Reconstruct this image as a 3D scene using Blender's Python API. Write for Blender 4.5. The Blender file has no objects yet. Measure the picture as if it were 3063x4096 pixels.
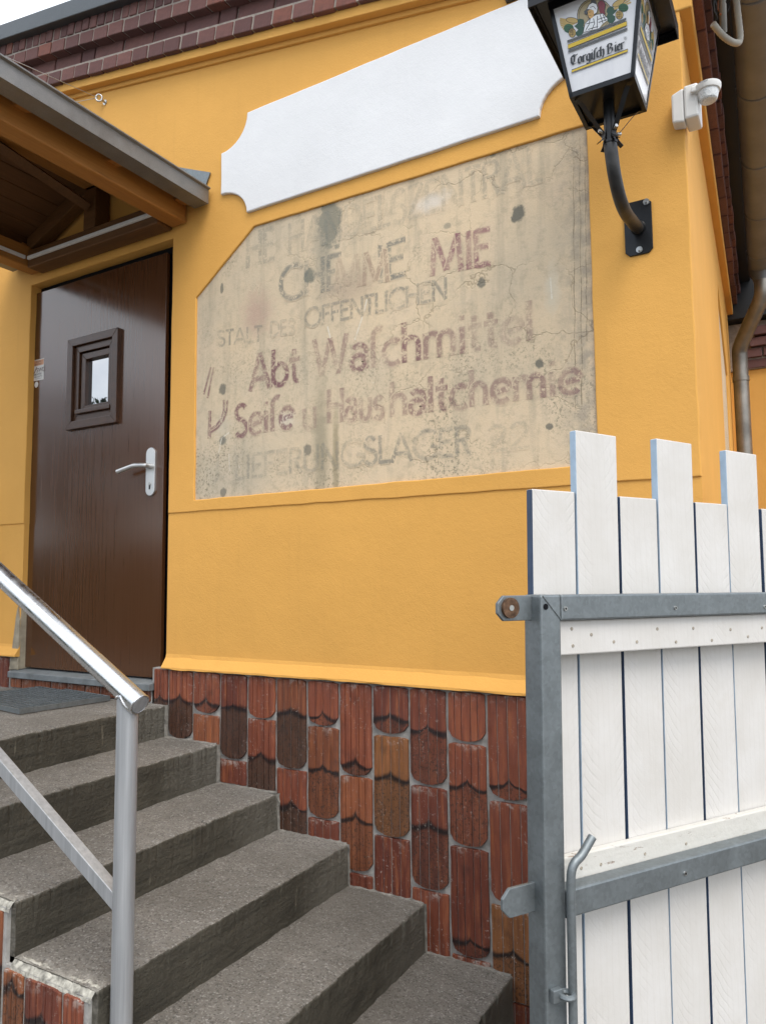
import bpy, bmesh, math, random
from mathutils import Vector, Matrix, noise
random.seed(7)
PI = math.pi
sc = bpy.context.scene
col = sc.collection

# ------------------------------------------------------------------ camera, sky, sun, exposure
CAM = Vector((0.0, -2.5, 1.515))
IW, IH, FPX = 3063.0, 4096.0, 2947.26
_p, _y, _r = 0.08667307, 0.52373203, -0.00959135
_f = Vector((-math.sin(_y)*math.cos(_p), math.cos(_y)*math.cos(_p), math.sin(_p)))
_rt = Vector((math.cos(_y), math.sin(_y), 0)); _up = _rt.cross(_f)
RT = _rt*math.cos(_r) + _up*math.sin(_r); UP = _up*math.cos(_r) - _rt*math.sin(_r); FW = _f
cam = bpy.data.cameras.new('camera'); camo = bpy.data.objects.new('camera', cam); col.objects.link(camo)
camo.matrix_world = Matrix(((RT.x, UP.x, -FW.x, CAM.x), (RT.y, UP.y, -FW.y, CAM.y), (RT.z, UP.z, -FW.z, CAM.z), (0, 0, 0, 1)))
cam.sensor_fit = 'VERTICAL'; cam.sensor_height = 36; cam.lens = 36*FPX/IH; cam.clip_start = .05; cam.clip_end = 2000
sc.camera = camo

SUN_EL, SUN_AZ = math.radians(56), math.radians(128)     # azimuth from +Y towards +X
w = bpy.data.worlds.new('World'); sc.world = w; w.use_nodes = True
nt = w.node_tree; nt.nodes.clear()
out = nt.nodes.new('ShaderNodeOutputWorld'); bg = nt.nodes.new('ShaderNodeBackground')
sky = nt.nodes.new('ShaderNodeTexSky'); sky.sky_type = 'NISHITA'; sky.sun_disc = False
sky.sun_elevation = SUN_EL; sky.sun_rotation = SUN_AZ
tc = nt.nodes.new('ShaderNodeTexCoord'); nz = nt.nodes.new('ShaderNodeTexNoise')
nz.inputs['Scale'].default_value = 2.2; nz.inputs['Detail'].default_value = 7; nz.inputs['Roughness'].default_value = .6
rmp = nt.nodes.new('ShaderNodeMapRange'); rmp.inputs[1].default_value = .34; rmp.inputs[2].default_value = .56
mx = nt.nodes.new('ShaderNodeMix'); mx.data_type = 'RGBA'
mx.inputs[7].default_value = (8.2, 8.6, 9.2, 1)
nt.links.new(tc.outputs['Generated'], nz.inputs['Vector']); nt.links.new(nz.outputs['Fac'], rmp.inputs[0])
nt.links.new(rmp.outputs[0], mx.inputs[0]); nt.links.new(sky.outputs[0], mx.inputs[6])
nt.links.new(mx.outputs[2], bg.inputs['Color']); bg.inputs['Strength'].default_value = .1
nt.links.new(bg.outputs[0], out.inputs[0])
sun = bpy.data.lights.new('sun', 'SUN'); suno = bpy.data.objects.new('sun', sun); col.objects.link(suno)
sun.energy = 1.2; sun.angle = math.radians(35); sun.color = (1, .95, .88)
_sd = Vector((math.sin(SUN_AZ)*math.cos(SUN_EL), math.cos(SUN_AZ)*math.cos(SUN_EL), math.sin(SUN_EL)))
suno.rotation_euler = _sd.to_track_quat('Z', 'Y').to_euler(); suno.location = (4, -6, 9)
sc.view_settings.view_transform = 'Standard'; sc.view_settings.look = 'None'
sc.view_settings.exposure = 1.09; sc.view_settings.gamma = 1; sc.view_settings.use_curve_mapping = False
sc.cycles.use_denoising = True
sc.cycles.max_bounces = 7; sc.cycles.diffuse_bounces = 4; sc.cycles.glossy_bounces = 3; sc.cycles.transmission_bounces = 2; sc.cycles.adaptive_threshold = .02

# ------------------------------------------------------------------ pixel (of the 3063 x 4096 photograph) to point
def ray(u, v): return RT*((u-IW/2)/FPX) - UP*((v-IH/2)/FPX) + FW
def onY(u, v, y=0.0): d = ray(u, v); return CAM + d*((y-CAM.y)/d.y)
def onZ(u, v, z): d = ray(u, v); return CAM + d*((z-CAM.z)/d.z)
def onP(u, v, p, n): d = ray(u, v); return CAM + d*((p-CAM).dot(n)/d.dot(n))

# ------------------------------------------------------------------ objects
def empty(name, loc, label, cat, group=None, rotz=0):
    o = bpy.data.objects.new(name, None); col.objects.link(o); o.location = loc; o.rotation_euler.z = rotz
    o.empty_display_size = .1
    o['label'] = label; o['category'] = cat
    if group: o['group'] = group
    return o
TOPMAT = {}
def world_of(o):
    m = Matrix.LocRotScale(o.location, o.rotation_euler, o.scale)
    return m if o.parent is None else world_of(o.parent) @ o.matrix_parent_inverse @ m
def link(o, parent, local=False):
    col.objects.link(o)
    if parent:
        o.parent = parent
        if not local: o.matrix_parent_inverse = world_of(parent).inverted()
    return o
def setmats(me, m):
    for x in (m if isinstance(m, (list, tuple)) else [m]): me.materials.append(x)
def mesh(name, vs, fs, m, parent=None, local=False, mi=None, smooth=False, uv=None):
    me = bpy.data.meshes.new(name); me.from_pydata([tuple(v) for v in vs], [], fs); setmats(me, m)
    if mi: me.polygons.foreach_set('material_index', mi)
    if smooth: me.polygons.foreach_set('use_smooth', [True]*len(me.polygons))
    if uv:
        l = me.uv_layers.new(name='UVMap')
        for lp in me.loops: l.data[lp.index].uv = uv[lp.vertex_index]
    me.update()
    return link(bpy.data.objects.new(name, me), parent, local)
def bmobj(name, bm, m, parent=None, local=False, smooth=False, angle=None):
    me = bpy.data.meshes.new(name); bm.to_mesh(me); bm.free(); setmats(me, m)
    if smooth:
        me.polygons.foreach_set('use_smooth', [True]*len(me.polygons))
        if angle: me.set_sharp_from_angle(angle=angle)
    return link(bpy.data.objects.new(name, me), parent, local)
def boxbm(x0, x1, y0, y1, z0, z1, bev=.002, seg=2, bm=None, M=None):
    b = bmesh.new(); r = bmesh.ops.create_cube(b, size=1)
    for v in b.verts: v.co = Vector(((x0+x1)/2+v.co.x*(x1-x0), (y0+y1)/2+v.co.y*(y1-y0), (z0+z1)/2+v.co.z*(z1-z0)))
    if bev: bmesh.ops.bevel(b, geom=b.edges[:], offset=bev, segments=seg, profile=.5, affect='EDGES')
    if M: bmesh.ops.transform(b, matrix=M, verts=b.verts)
    if bm is None: return b
    me = bpy.data.meshes.new('tmp'); b.to_mesh(me); b.free(); bm.from_mesh(me); bpy.data.meshes.remove(me); return bm
def box(name, x0, x1, y0, y1, z0, z1, m, parent=None, bev=.002, local=False, M=None):
    return bmobj(name, boxbm(x0, x1, y0, y1, z0, z1, bev, 2, None, M), m, parent, local)
def frame_basis(t):
    t = t.normalized(); a = Vector((0, 0, 1)) if abs(t.z) < .95 else Vector((0, 1, 0))
    x = a.cross(t).normalized(); return x, t.cross(x).normalized()
def tube(name, pts, r, m, parent=None, n=16, local=False, cap=True, bm=None, closed=False):
    pts = [Vector(p) for p in pts]; b = bm or bmesh.new(); rings = []
    N = len(pts); px = None
    for i, p in enumerate(pts):
        if closed: t = (pts[(i+1) % N]-pts[i-1])
        else: t = pts[min(i+1, N-1)]-pts[max(i-1, 0)]
        t.normalize()
        if px is None: x, y = frame_basis(t)
        else:
            x = (px - t*px.dot(t)).normalized(); y = t.cross(x)
        px = x; rr = r[i] if isinstance(r, (list, tuple)) else r
        rings.append([b.verts.new(p + (x*math.cos(2*PI*k/n)+y*math.sin(2*PI*k/n))*rr) for k in range(n)])
    for i in range(N if closed else N-1):
        A, B = rings[i], rings[(i+1) % N]
        for k in range(n): b.faces.new((A[k], A[(k+1) % n], B[(k+1) % n], B[k]))
    if cap and not closed:
        b.faces.new(rings[0][::-1]); b.faces.new(rings[-1])
    if bm is not None: return b
    bmesh.ops.recalc_face_normals(b, faces=b.faces)
    return bmobj(name, b, m, parent, local, True, math.radians(40))
def prism(name, poly, axis, d0, d1, m, parent=None, local=False, bev=0):
    # poly: list of 2D points; axis 'Y': (x,z) extruded in y; 'X': (y,z); 'Z': (x,y)
    f = {'Y': lambda p, d: (p[0], d, p[1]), 'X': lambda p, d: (d, p[0], p[1]), 'Z': lambda p, d: (p[0], p[1], d)}[axis]
    b = bmesh.new(); A = [b.verts.new(f(p, d0)) for p in poly]; B = [b.verts.new(f(p, d1)) for p in poly]; n = len(poly)
    b.faces.new(A); b.faces.new(B[::-1])
    for k in range(n): b.faces.new((A[k], B[k], B[(k+1) % n], A[(k+1) % n]))
    bmesh.ops.recalc_face_normals(b, faces=b.faces)
    if bev: bmesh.ops.bevel(b, geom=b.edges[:], offset=bev, segments=2, profile=.5, affect='EDGES')
    return bmobj(name, b, m, parent, local)
def resample(poly, step, amp, seed=0):
    o = []
    for i, a in enumerate(poly):
        a = Vector(a); c = Vector(poly[(i+1) % len(poly)]); L = (c-a).length; k = max(1, int(L/step))
        for j in range(k):
            p = a.lerp(c, j/k); q = Vector((p.x*9+seed, p.y*9, seed*1.7))
            s = 1 if j else .3
            o.append((p.x+amp*s*noise.noise(q)*1.6, p.y+amp*s*noise.noise(q+Vector((31, 7, 3)))*1.6))
    return o
def plate(name, outer, holes, y_front, depth, m, parent, bev=.004):
    """upright slab in the X-Z plane with holes, its front at y_front, soft edges"""
    cu = bpy.data.curves.new('tmp', 'CURVE'); cu.dimensions = '2D'; cu.fill_mode = 'BOTH'
    cu.extrude = depth/2 - bev; cu.bevel_depth = bev; cu.bevel_resolution = 1; cu.offset = -bev
    for pl in [outer]+holes:
        s = cu.splines.new('POLY'); s.points.add(len(pl)-1); s.use_cyclic_u = True
        for p, q in zip(s.points, pl): p.co = (q[0], q[1], 0, 1)
    t = bpy.data.objects.new('tmp', cu); col.objects.link(t)
    me = bpy.data.meshes.new_from_object(t.evaluated_get(bpy.context.evaluated_depsgraph_get()))
    bpy.data.objects.remove(t); bpy.data.curves.remove(cu)
    me.transform(Matrix(((1, 0, 0, 0), (0, 0, -1, y_front+depth/2), (0, 1, 0, 0), (0, 0, 0, 1))))
    me.name = name; me.materials.clear(); setmats(me, m); me.polygons.foreach_set('use_smooth', [False]*len(me.polygons))
    return link(bpy.data.objects.new(name, me), parent)
def sweepY(name, prof, y0, y1, ny, m, parent, amp=.002, seed=0, freq=14, nose=None):
    """closed (x,z) profile carried along Y with a rough, hand-cast edge"""
    vs, fs = [], []; n = len(prof)
    for j in range(ny+1):
        y = y0+(y1-y0)*j/ny
        for p in prof:
            q = Vector((p[0]*freq+seed, y*freq, p[1]*freq)); e = noise.noise_vector(q)*.7 + noise.noise_vector(q*3.1)*.5
            ch_ = 0
            if nose and p[0] > nose[0]-.02 and p[1] > nose[1]-.02:
                ch_ = max(0, noise.noise(Vector((y*17+seed, seed, 2)))-.12)*.016 + max(0, noise.noise(Vector((y*55+seed, seed, 6)))-.15)*.010 + .0012*noise.noise(Vector((y*140, seed, 9)))
            vs.append((p[0]+e.x*amp-ch_, y, p[1]+e.z*amp-ch_*.8))
    for j in range(ny):
        for k in range(n): fs.append((j*n+k, j*n+(k+1) % n, (j+1)*n+(k+1) % n, (j+1)*n+k))
    fs.append(tuple(range(n))[::-1]); fs.append(tuple(ny*n+k for k in range(n)))
    b = bmesh.new(); V = [b.verts.new(v) for v in vs]
    for f in fs: b.faces.new([V[i] for i in f])
    bmesh.ops.recalc_face_normals(b, faces=b.faces)
    return bmobj(name, b, m, parent)
def copy(o, parent=None, **k):
    c = o.copy(); col.objects.link(c)
    if parent: c.parent = parent
    return c

# ------------------------------------------------------------------ materials
class NT:
    def __init__(s, m): s.t = m.node_tree; s.n = s.t.nodes; s.l = s.t.links
    def add(s, ty, **k):
        n = s.n.new(ty)
        for a, b in k.items(): setattr(n, a, b)
        return n
    def put(s, sock, v):
        if isinstance(v, bpy.types.NodeSocket): s.l.new(v, sock)
        elif v is not None:
            if sock.type == 'RGBA' and len(v) == 3: v = (*v, 1)
            sock.default_value = v
    def math(s, op, a, b=None, c=None, clamp=False):
        n = s.add('ShaderNodeMath', operation=op, use_clamp=clamp)
        for i, x in enumerate((a, b, c)):
            if x is not None: s.put(n.inputs[i], x)
        return n.outputs[0]
    def noise(s, vec, scale, detail=3, rough=.55, dist=0, col=False):
        n = s.add('ShaderNodeTexNoise'); s.put(n.inputs['Vector'], vec); n.inputs['Scale'].default_value = scale
        n.inputs['Detail'].default_value = detail; n.inputs['Roughness'].default_value = rough; n.inputs['Distortion'].default_value = dist
        return n.outputs['Color' if col else 'Fac']
    def voro(s, vec, scale, feature='F1', out='Distance', rnd=1):
        n = s.add('ShaderNodeTexVoronoi', feature=feature); s.put(n.inputs['Vector'], vec); n.inputs['Scale'].default_value = scale
        n.inputs['Randomness'].default_value = rnd; return n.outputs[out]
    def mr(s, v, a, b, c=0., d=1., smooth=False):
        n = s.add('ShaderNodeMapRange', interpolation_type='SMOOTHSTEP' if smooth else 'LINEAR'); s.put(n.inputs[0], v)
        for i, x in enumerate((a, b, c, d)): s.put(n.inputs[i+1], x)
        return n.outputs[0]
    def mix(s, f, a, b, blend='MIX'):
        n = s.add('ShaderNodeMix', data_type='RGBA', blend_type=blend); s.put(n.inputs[0], f); s.put(n.inputs[6], a); s.put(n.inputs[7], b)
        return n.outputs[2]
    def coord(s, which='Object'): return s.add('ShaderNodeTexCoord').outputs[which]
    def scale(s, vec, x, y, z, loc=(0, 0, 0)):
        n = s.add('ShaderNodeMapping'); s.put(n.inputs[0], vec); n.inputs['Scale'].default_value = (x, y, z); n.inputs['Location'].default_value = loc
        return n.outputs[0]
    def sep(s, vec): n = s.add('ShaderNodeSeparateXYZ'); s.put(n.inputs[0], vec); return n.outputs
    def attr(s, name, ty='OBJECT', out='Fac'): n = s.add('ShaderNodeAttribute', attribute_type=ty, attribute_name=name); return n.outputs[out]
    def bump(s, h, strength, dist, nrm=None):
        n = s.add('ShaderNodeBump'); n.inputs['Strength'].default_value = strength; n.inputs['Distance'].default_value = dist
        s.put(n.inputs['Height'], h)
        if nrm: s.put(n.inputs['Normal'], nrm)
        return n.outputs[0]
    def bsdf(s, color, rough=.7, metal=0., nrm=None, spec=.5, **k):
        b = s.add('ShaderNodeBsdfPrincipled'); s.put(b.inputs['Base Color'], color); s.put(b.inputs['Roughness'], rough)
        s.put(b.inputs['Metallic'], metal); b.inputs['Specular IOR Level'].default_value = spec
        if nrm: s.put(b.inputs['Normal'], nrm)
        for a, v in k.items(): s.put(b.inputs[a.replace('_', ' ')], v)
        s.l.new(b.outputs[0], s.out.inputs[0]); return b
def mat(name, fn):
    m = bpy.data.materials.new(name); m.use_nodes = True; m.node_tree.nodes.clear(); N = NT(m)
    N.out = N.add('ShaderNodeOutputMaterial'); fn(N); return m
def lin(r, g, b):
    f = lambda c: (c/255/12.92) if c <= 10 else ((c/255+.055)/1.055)**2.4
    return (f(r), f(g), f(b))
def mul(c, k): return tuple(x*k for x in c)
def plain(name, c, rough=.6, metal=0., spec=.5, var=.12, vs=20, bump=0, bs=80):
    def f(N):
        o = N.coord(); n = N.noise(o, vs, 4); c2 = N.mix(N.mr(n, .3, .7), mul(c, 1-var), mul(c, 1+var))
        nr = N.bump(N.noise(o, bs, 3), bump, .003) if bump else None
        N.bsdf(c2, rough, metal, nr, spec)
    return mat(name, f)

def stucco(c, dirt=.12, bmp=.38):
    def f(N):
        o = N.coord(); big = N.noise(o, 1.3, 4, .6); mid = N.noise(o, 9, 4, .6); fine = N.noise(o, 95, 4, .65); gr = N.noise(o, 260, 2, .6)
        c1 = N.mix(N.mr(big, .3, .7), mul(c, .93), mul(c, 1.05)); c1 = N.mix(N.mr(mid, .35, .75, 0, .3), c1, mul(c, .92))
        st = N.noise(N.scale(o, 9, 9, .7), 2.2, 4, .6); c1 = N.mix(N.mr(st, .58, .8, 0, dirt), c1, mul(c, .55))
        pit = N.mr(N.voro(o, 17), .02, .05, 1, 0); pit = N.math('MULTIPLY', pit, N.mr(N.noise(o, 3.3), .6, .66))
        c1 = N.mix(N.math('MULTIPLY', pit, .5), c1, mul(c, .35))
        h = N.math('ADD', N.math('MULTIPLY', fine, .6), N.math('MULTIPLY', gr, .35)); h = N.math('ADD', h, N.math('MULTIPLY', mid, 1.4))
        N.bsdf(c1, .82, 0, N.bump(h, bmp, .0045), .25)
    return f
OR = (.715, .375, .09)
M = {}
M['stucco'] = mat('ochre_stucco', stucco(OR))
M['white_stucco'] = mat('white_stucco', stucco((.76, .76, .76), .05, .26))

# ---- the faded painted panel: plaster colour as a node group shared by plaster and lettering
def px_spot(u, v): p = onY(u, v, .01); return p.x, p.z
R4 = lambda x, y: (700+x/.9189, 500+y/.9189)
def panel_group():
    g = bpy.data.node_groups.new('panel_plaster', 'ShaderNodeTree')
    g.interface.new_socket('Color', in_out='OUTPUT', socket_type='NodeSocketColor')
    g.interface.new_socket('Wear', in_out='OUTPUT', socket_type='NodeSocketFloat')
    g.interface.new_socket('Height', in_out='OUTPUT', socket_type='NodeSocketFloat')
    N = NT.__new__(NT); N.t = g; N.n = g.nodes; N.l = g.links
    go = N.add('NodeGroupOutput'); o = N.coord()
    big = N.noise(o, 1.6, 5, .62); mid = N.noise(o, 6, 5, .65); fine = N.noise(o, 60, 4, .7); grain = N.noise(o, 190, 3, .7)
    X, Y, Z = N.sep(o)
    right = N.mr(X, -2.4, -1.1)
    beige, grey = lin(214, 192, 160), lin(186, 174, 153)
    c = N.mix(N.math('ADD', N.mr(big, .35, .7, -.3, .55), N.mr(X, -2.45, -1.2, .6, 0)), beige, grey)
    c = N.mix(N.mr(mid, .5, .75, 0, .5), c, lin(216, 194, 167))
    st = N.noise(N.scale(o, 7, 7, .6), 1.9, 5, .65); c = N.mix(N.mr(st, .52, .76, 0, .5), c, lin(142, 136, 120))
    mot = N.noise(o, 26, 5, .75); c = N.mix(N.mr(mot, .5, .68, 0, .34), c, lin(146, 137, 118))
    # worn-through dark grains, mostly in the lower middle
    zone = N.math('MULTIPLY', N.mr(Z, 2.75, 2.15), N.mr(N.noise(o, 3.1, 3), .42, .62))
    sp = N.mr(N.noise(o, 80, 4, .8), .53, .6); sp = N.math('MULTIPLY', sp, N.math('MAXIMUM', zone, N.mr(N.noise(o, 5.2, 4), .55, .72, 0, .7)))
    c = N.mix(N.math('MULTIPLY', sp, .8), c, lin(120, 115, 97))
    lt = N.mr(N.noise(o, 44, 4, .75, .6), .66, .72); lt = N.math('MULTIPLY', lt, N.mr(N.noise(o, 2.3, 3), .45, .65)); c = N.mix(N.math('MULTIPLY', lt, .5), c, lin(222, 212, 192))
    rim = N.mr(N.math('ABSOLUTE', N.math('ADD', X, .60)), .03, .16, 1, 0); rim = N.math('MULTIPLY', rim, N.mr(N.noise(o, 24, 4, .7), .4, .62, .15, .7)); c = N.mix(rim, c, lin(150, 141, 128))
    # cracks
    wv = N.add('ShaderNodeVectorMath', operation='ADD'); N.put(wv.inputs[0], o)
    d = N.add('ShaderNodeVectorMath', operation='SCALE'); N.put(d.inputs[0], N.noise(o, 7, 4, .6, col=True)); d.inputs['Scale'].default_value = .17; N.l.new(d.outputs[0], wv.inputs[1])
    ck = N.mr(N.voro(wv.outputs[0], 4.4, 'DISTANCE_TO_EDGE'), .0, .014, 1, 0)
    ck = N.math('MULTIPLY', ck, N.math('MULTIPLY', N.mr(N.noise(o, 2.7, 3), .42, .56), right))
    c = N.mix(N.math('MULTIPLY', ck, .45), c, lin(112, 98, 76))
    hole = N.mr(N.voro(N.scale(o, 1, 1, .75), 9.5), .028, .05, 1, 0); hole = N.math('MULTIPLY', hole, N.mr(N.noise(o, 3.7, 2), .58, .6)); c = N.mix(N.math('MULTIPLY', hole, .75), c, lin(84, 76, 62))
    wob = N.math('MULTIPLY', N.math('SUBTRACT', N.noise(o, 26, 5, .7), .5), 1.9)
    def spot(u, v, rx, rz, colr, amt, soft=.35):
        nonlocal c
        x, z = px_spot(u, v)
        dx = N.math('DIVIDE', N.math('SUBTRACT', X, x), rx); dz = N.math('DIVIDE', N.math('SUBTRACT', Z, z), rz)
        r = N.math('SQRT', N.math('ADD', N.math('MULTIPLY', dx, dx), N.math('MULTIPLY', dz, dz)))
        m = N.mr(N.math('ADD', r, wob), 1-soft, 1+soft*.3, amt, 0, True); c = N.mix(m, c, colr)
    G = lin(128, 126, 112); D = lin(104, 103, 94)
    for q in [(*R4(570, 345), .066, .14, G, .85), (*R4(1262, 326), .028, .036, D, .9), (*R4(1125, 582), .016, .02, D, .8), (*R4(1336, 877), .017, .018, D, .85),
              (*R4(176, 972), .024, .028, D, .8), (*R4(176, 1157), .022, .026, D, .85), (*R4(178, 1352), .02, .022, D, .7), (*R4(173, 600), .012, .026, D, .75), (*R4(495, 555), .03, .04, G, .9),
              (*R4(1165, 102), .016, .018, G, .8), (*R4(1375, 1107), .013, .013, D, .8), (*R4(490, 1195), .02, .03, D, .7), (*R4(1000, 370), .02, .014, G, .6),
              (*R4(940, 282), .085, .042, lin(214, 204, 190), .8, .8), (*R4(1385, 600), .03, .1, lin(205, 194, 172), .7, .9), (*R4(410, 1080), .05, .04, lin(216, 207, 190), .6, .9),
              (*R4(535, 1190), .05, .33, lin(132, 126, 106), .6, .8), (*R4(590, 1230), .02, .25, lin(128, 119, 92), .6, .8), (*R4(545, 450), .07, .3, lin(140, 136, 122), .6, .9),
              (*R4(300, 690), .1, .12, lin(172, 140, 128), .55, .9), (*R4(640, 600), .16, .09, lin(158, 140, 124), .5, .9), (*R4(180, 1110), .06, .09, lin(190, 184, 168), .4, .9)]: spot(*q)
    N.put(go.inputs[0], c)
    N.put(go.inputs[1], N.math('MULTIPLY', N.mr(N.noise(o, 62, 5, .78), .62, .5), N.mr(N.noise(o, 5.2, 5, .65), .68, .45, .22, 1)))
    N.put(go.inputs[2], N.math('SUBTRACT', N.math('ADD', N.math('MULTIPLY', fine, .7), N.math('MULTIPLY', grain, .4)), N.math('MULTIPLY', ck, .9)))
    return g
PG = panel_group()
def panelmat(paint):
    def f(N):
        g = N.add('ShaderNodeGroup'); g.node_tree = PG; c = g.outputs[0]
        if paint:
            a = N.add('ShaderNodeAttribute', attribute_type='GEOMETRY', attribute_name='tint')
            c = N.mix(N.math('MULTIPLY', a.outputs['Alpha'], g.outputs[1]), c, a.outputs['Color'])
        N.bsdf(c, .9, 0, N.bump(g.outputs[2], .5, .003), .2)
    return f
M['panel'] = mat('old_plaster', panelmat(False)); M['paint'] = mat('faded_paint', panelmat(True))

def brick(N):
    o = N.coord(); rnd = N.add('ShaderNodeObjectInfo').outputs['Random']
    c = N.mix(rnd, (.115, .055, .05), (.2, .09, .074)); c = N.mix(N.mr(rnd, .88, .95), c, (.22, .085, .06))
    c = N.mix(N.mr(N.noise(o, 26, 5, .65), .4, .75, 0, .6), c, (.09, .05, .047))
    c = N.mix(N.mr(N.noise(o, 8, 5, .7, .8), .6, .78, 0, .5), c, (.27, .21, .19))
    N.bsdf(c, .8, 0, N.bump(N.noise(o, 120, 4, .7), .6, .003), .3)
M['brick'] = mat('clinker_brick', brick)
M['mortar'] = plain('mortar', (.3, .255, .215), .9, var=.25, vs=30, bump=.5, bs=140)
M['concrete_mortar'] = plain('grubby_mortar', (.17, .16, .14), .95, var=.4, vs=40, bump=.8, bs=90)
M['lip_mortar'] = plain('crumbling_mortar', (.33, .315, .27), .95, var=.6, vs=55, bump=1, bs=70)
M['tile_mortar'] = plain('tile_mortar', (.3, .29, .27), .9, var=.35, vs=22, bump=.6, bs=120)

def tilemat(N):
    uv = N.sep(N.coord('UV')); U, V = uv[0], uv[1]; o = N.coord(); rnd = N.add('ShaderNodeObjectInfo').outputs['Random']
    arch = N.attr('arch'); dark = N.attr('dark'); warm = N.attr('warm')
    c = N.mix(rnd, (.125, .034, .021), (.255, .075, .038)); c = N.mix(warm, c, (.24, .105, .035))
    lng = N.noise(N.scale(o, 26, 26, 2.2), 2.5, 5, .65)
    c = N.mix(N.mr(lng, .46, .72, 0, .5), c, (.06, .019, .015)); c = N.mix(N.mr(lng, .48, .3, 0, .5), c, (.36, .125, .05)); c = N.mix(N.mr(N.noise(o, 13, 4, .6), .55, .75, 0, .5), c, (.03, .014, .013))
    t = N.math('ABSOLUTE', N.math('MULTIPLY', N.math('SUBTRACT', U, .5), 2)); q = N.math('SUBTRACT', 1, t)
    bow = N.math('SQRT', N.math('MAXIMUM', N.math('SUBTRACT', 1.0, N.math('MULTIPLY', q, q)), 0))
    wob = N.math('MULTIPLY', N.math('SUBTRACT', N.noise(o, 24, 3), .5), .022)
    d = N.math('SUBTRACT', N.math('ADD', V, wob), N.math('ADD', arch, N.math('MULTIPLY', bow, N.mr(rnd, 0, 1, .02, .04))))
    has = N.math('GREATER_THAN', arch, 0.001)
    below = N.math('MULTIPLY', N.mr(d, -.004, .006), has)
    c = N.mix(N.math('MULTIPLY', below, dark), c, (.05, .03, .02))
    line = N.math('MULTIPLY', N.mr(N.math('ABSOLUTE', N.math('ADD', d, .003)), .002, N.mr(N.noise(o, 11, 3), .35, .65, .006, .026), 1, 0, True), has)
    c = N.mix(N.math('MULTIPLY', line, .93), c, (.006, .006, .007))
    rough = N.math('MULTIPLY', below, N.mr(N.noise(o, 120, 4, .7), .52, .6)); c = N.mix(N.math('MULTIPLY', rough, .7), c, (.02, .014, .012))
    ch = N.math('MULTIPLY', N.mr(N.noise(o, 75, 4, .8), .60, .65), N.mr(N.noise(o, 6, 3), .48, .6)); ch = N.math('MAXIMUM', ch, N.math('MULTIPLY', N.mr(V, .035, .0, 0, 1), N.mr(N.noise(o, 34, 5, .75), .52, .62)))
    c = N.mix(N.math('MULTIPLY', ch, .75), c, (.42, .37, .33))
    h = N.math('ADD', N.math('MULTIPLY', N.noise(o, 110, 4, .7), .6), N.math('MULTIPLY', lng, .6))
    N.bsdf(c, N.mr(N.noise(o, 30, 3), .3, .7, .32, .6), 0, N.bump(h, .5, .0025), .45)
M['tile'] = mat('clay_tile', tilemat)

def concrete(tread):
    def f(N):
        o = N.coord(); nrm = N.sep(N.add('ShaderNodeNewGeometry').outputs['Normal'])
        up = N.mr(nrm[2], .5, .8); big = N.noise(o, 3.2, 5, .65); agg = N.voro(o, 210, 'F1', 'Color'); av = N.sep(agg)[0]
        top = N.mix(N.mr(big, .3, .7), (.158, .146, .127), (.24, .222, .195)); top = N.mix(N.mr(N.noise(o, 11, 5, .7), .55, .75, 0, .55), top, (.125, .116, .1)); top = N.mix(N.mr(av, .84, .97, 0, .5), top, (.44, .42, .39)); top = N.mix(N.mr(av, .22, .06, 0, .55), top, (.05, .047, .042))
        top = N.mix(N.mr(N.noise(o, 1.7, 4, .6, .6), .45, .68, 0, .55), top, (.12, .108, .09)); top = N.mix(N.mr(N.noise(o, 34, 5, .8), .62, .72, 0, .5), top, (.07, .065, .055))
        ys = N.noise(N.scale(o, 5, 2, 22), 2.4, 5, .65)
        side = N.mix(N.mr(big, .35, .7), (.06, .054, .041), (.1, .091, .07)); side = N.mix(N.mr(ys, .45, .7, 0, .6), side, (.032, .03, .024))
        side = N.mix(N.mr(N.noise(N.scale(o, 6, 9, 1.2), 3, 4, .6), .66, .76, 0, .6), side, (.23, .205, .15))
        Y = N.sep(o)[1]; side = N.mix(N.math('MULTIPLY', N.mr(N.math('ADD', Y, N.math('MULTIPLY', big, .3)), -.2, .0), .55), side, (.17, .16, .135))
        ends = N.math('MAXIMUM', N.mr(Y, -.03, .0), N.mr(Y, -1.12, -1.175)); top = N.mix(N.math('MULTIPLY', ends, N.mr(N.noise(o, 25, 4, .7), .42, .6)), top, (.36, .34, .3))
        c = N.mix(up, side, top)  # risers darker than treads: dirt plus some blocked light put into the colour
        pn = N.add('ShaderNodeNewGeometry').outputs['Pointiness']; c = N.mix(N.math('MULTIPLY', N.mr(pn, .53, .6), N.mr(N.noise(o, 18, 5, .7), .38, .6, .1, .8)), c, (.3, .28, .245))
        h = N.math('ADD', N.math('MULTIPLY', av, .25), N.math('ADD', N.noise(o, 60, 5, .7), N.math('MULTIPLY', ys, .5)))
        N.bsdf(c, .9, 0, N.bump(h, 1., .011), .25)
    return f
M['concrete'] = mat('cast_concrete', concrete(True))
def galv(c, s=60):
    def f(N):
        o = N.coord(); v = N.voro(o, s, 'F1', 'Color'); a = N.sep(v)[0]; n = N.noise(o, 14, 5, .65)
        k = N.mix(N.math('ADD', N.math('MULTIPLY', a, .3), N.mr(n, .3, .75, 0, .5)), mul(c, .72), mul(c, 1.2))
        k = N.mix(N.mr(N.noise(o, 5, 5, .7), .62, .75, 0, .5), k, mul(c, .45))
        N.bsdf(k, N.mr(n, .3, .7, .42, .6), .75, N.bump(n, .15, .002))
    return f
M['galvanized'] = mat('galvanized_steel', galv((.235, .26, .268), 130))
M['zinc'] = mat('zinc_sheet', galv((.27, .262, .248), 400))
M['coping'] = mat('coping_sheet', galv((.115, .125, .13), 300))
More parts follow.
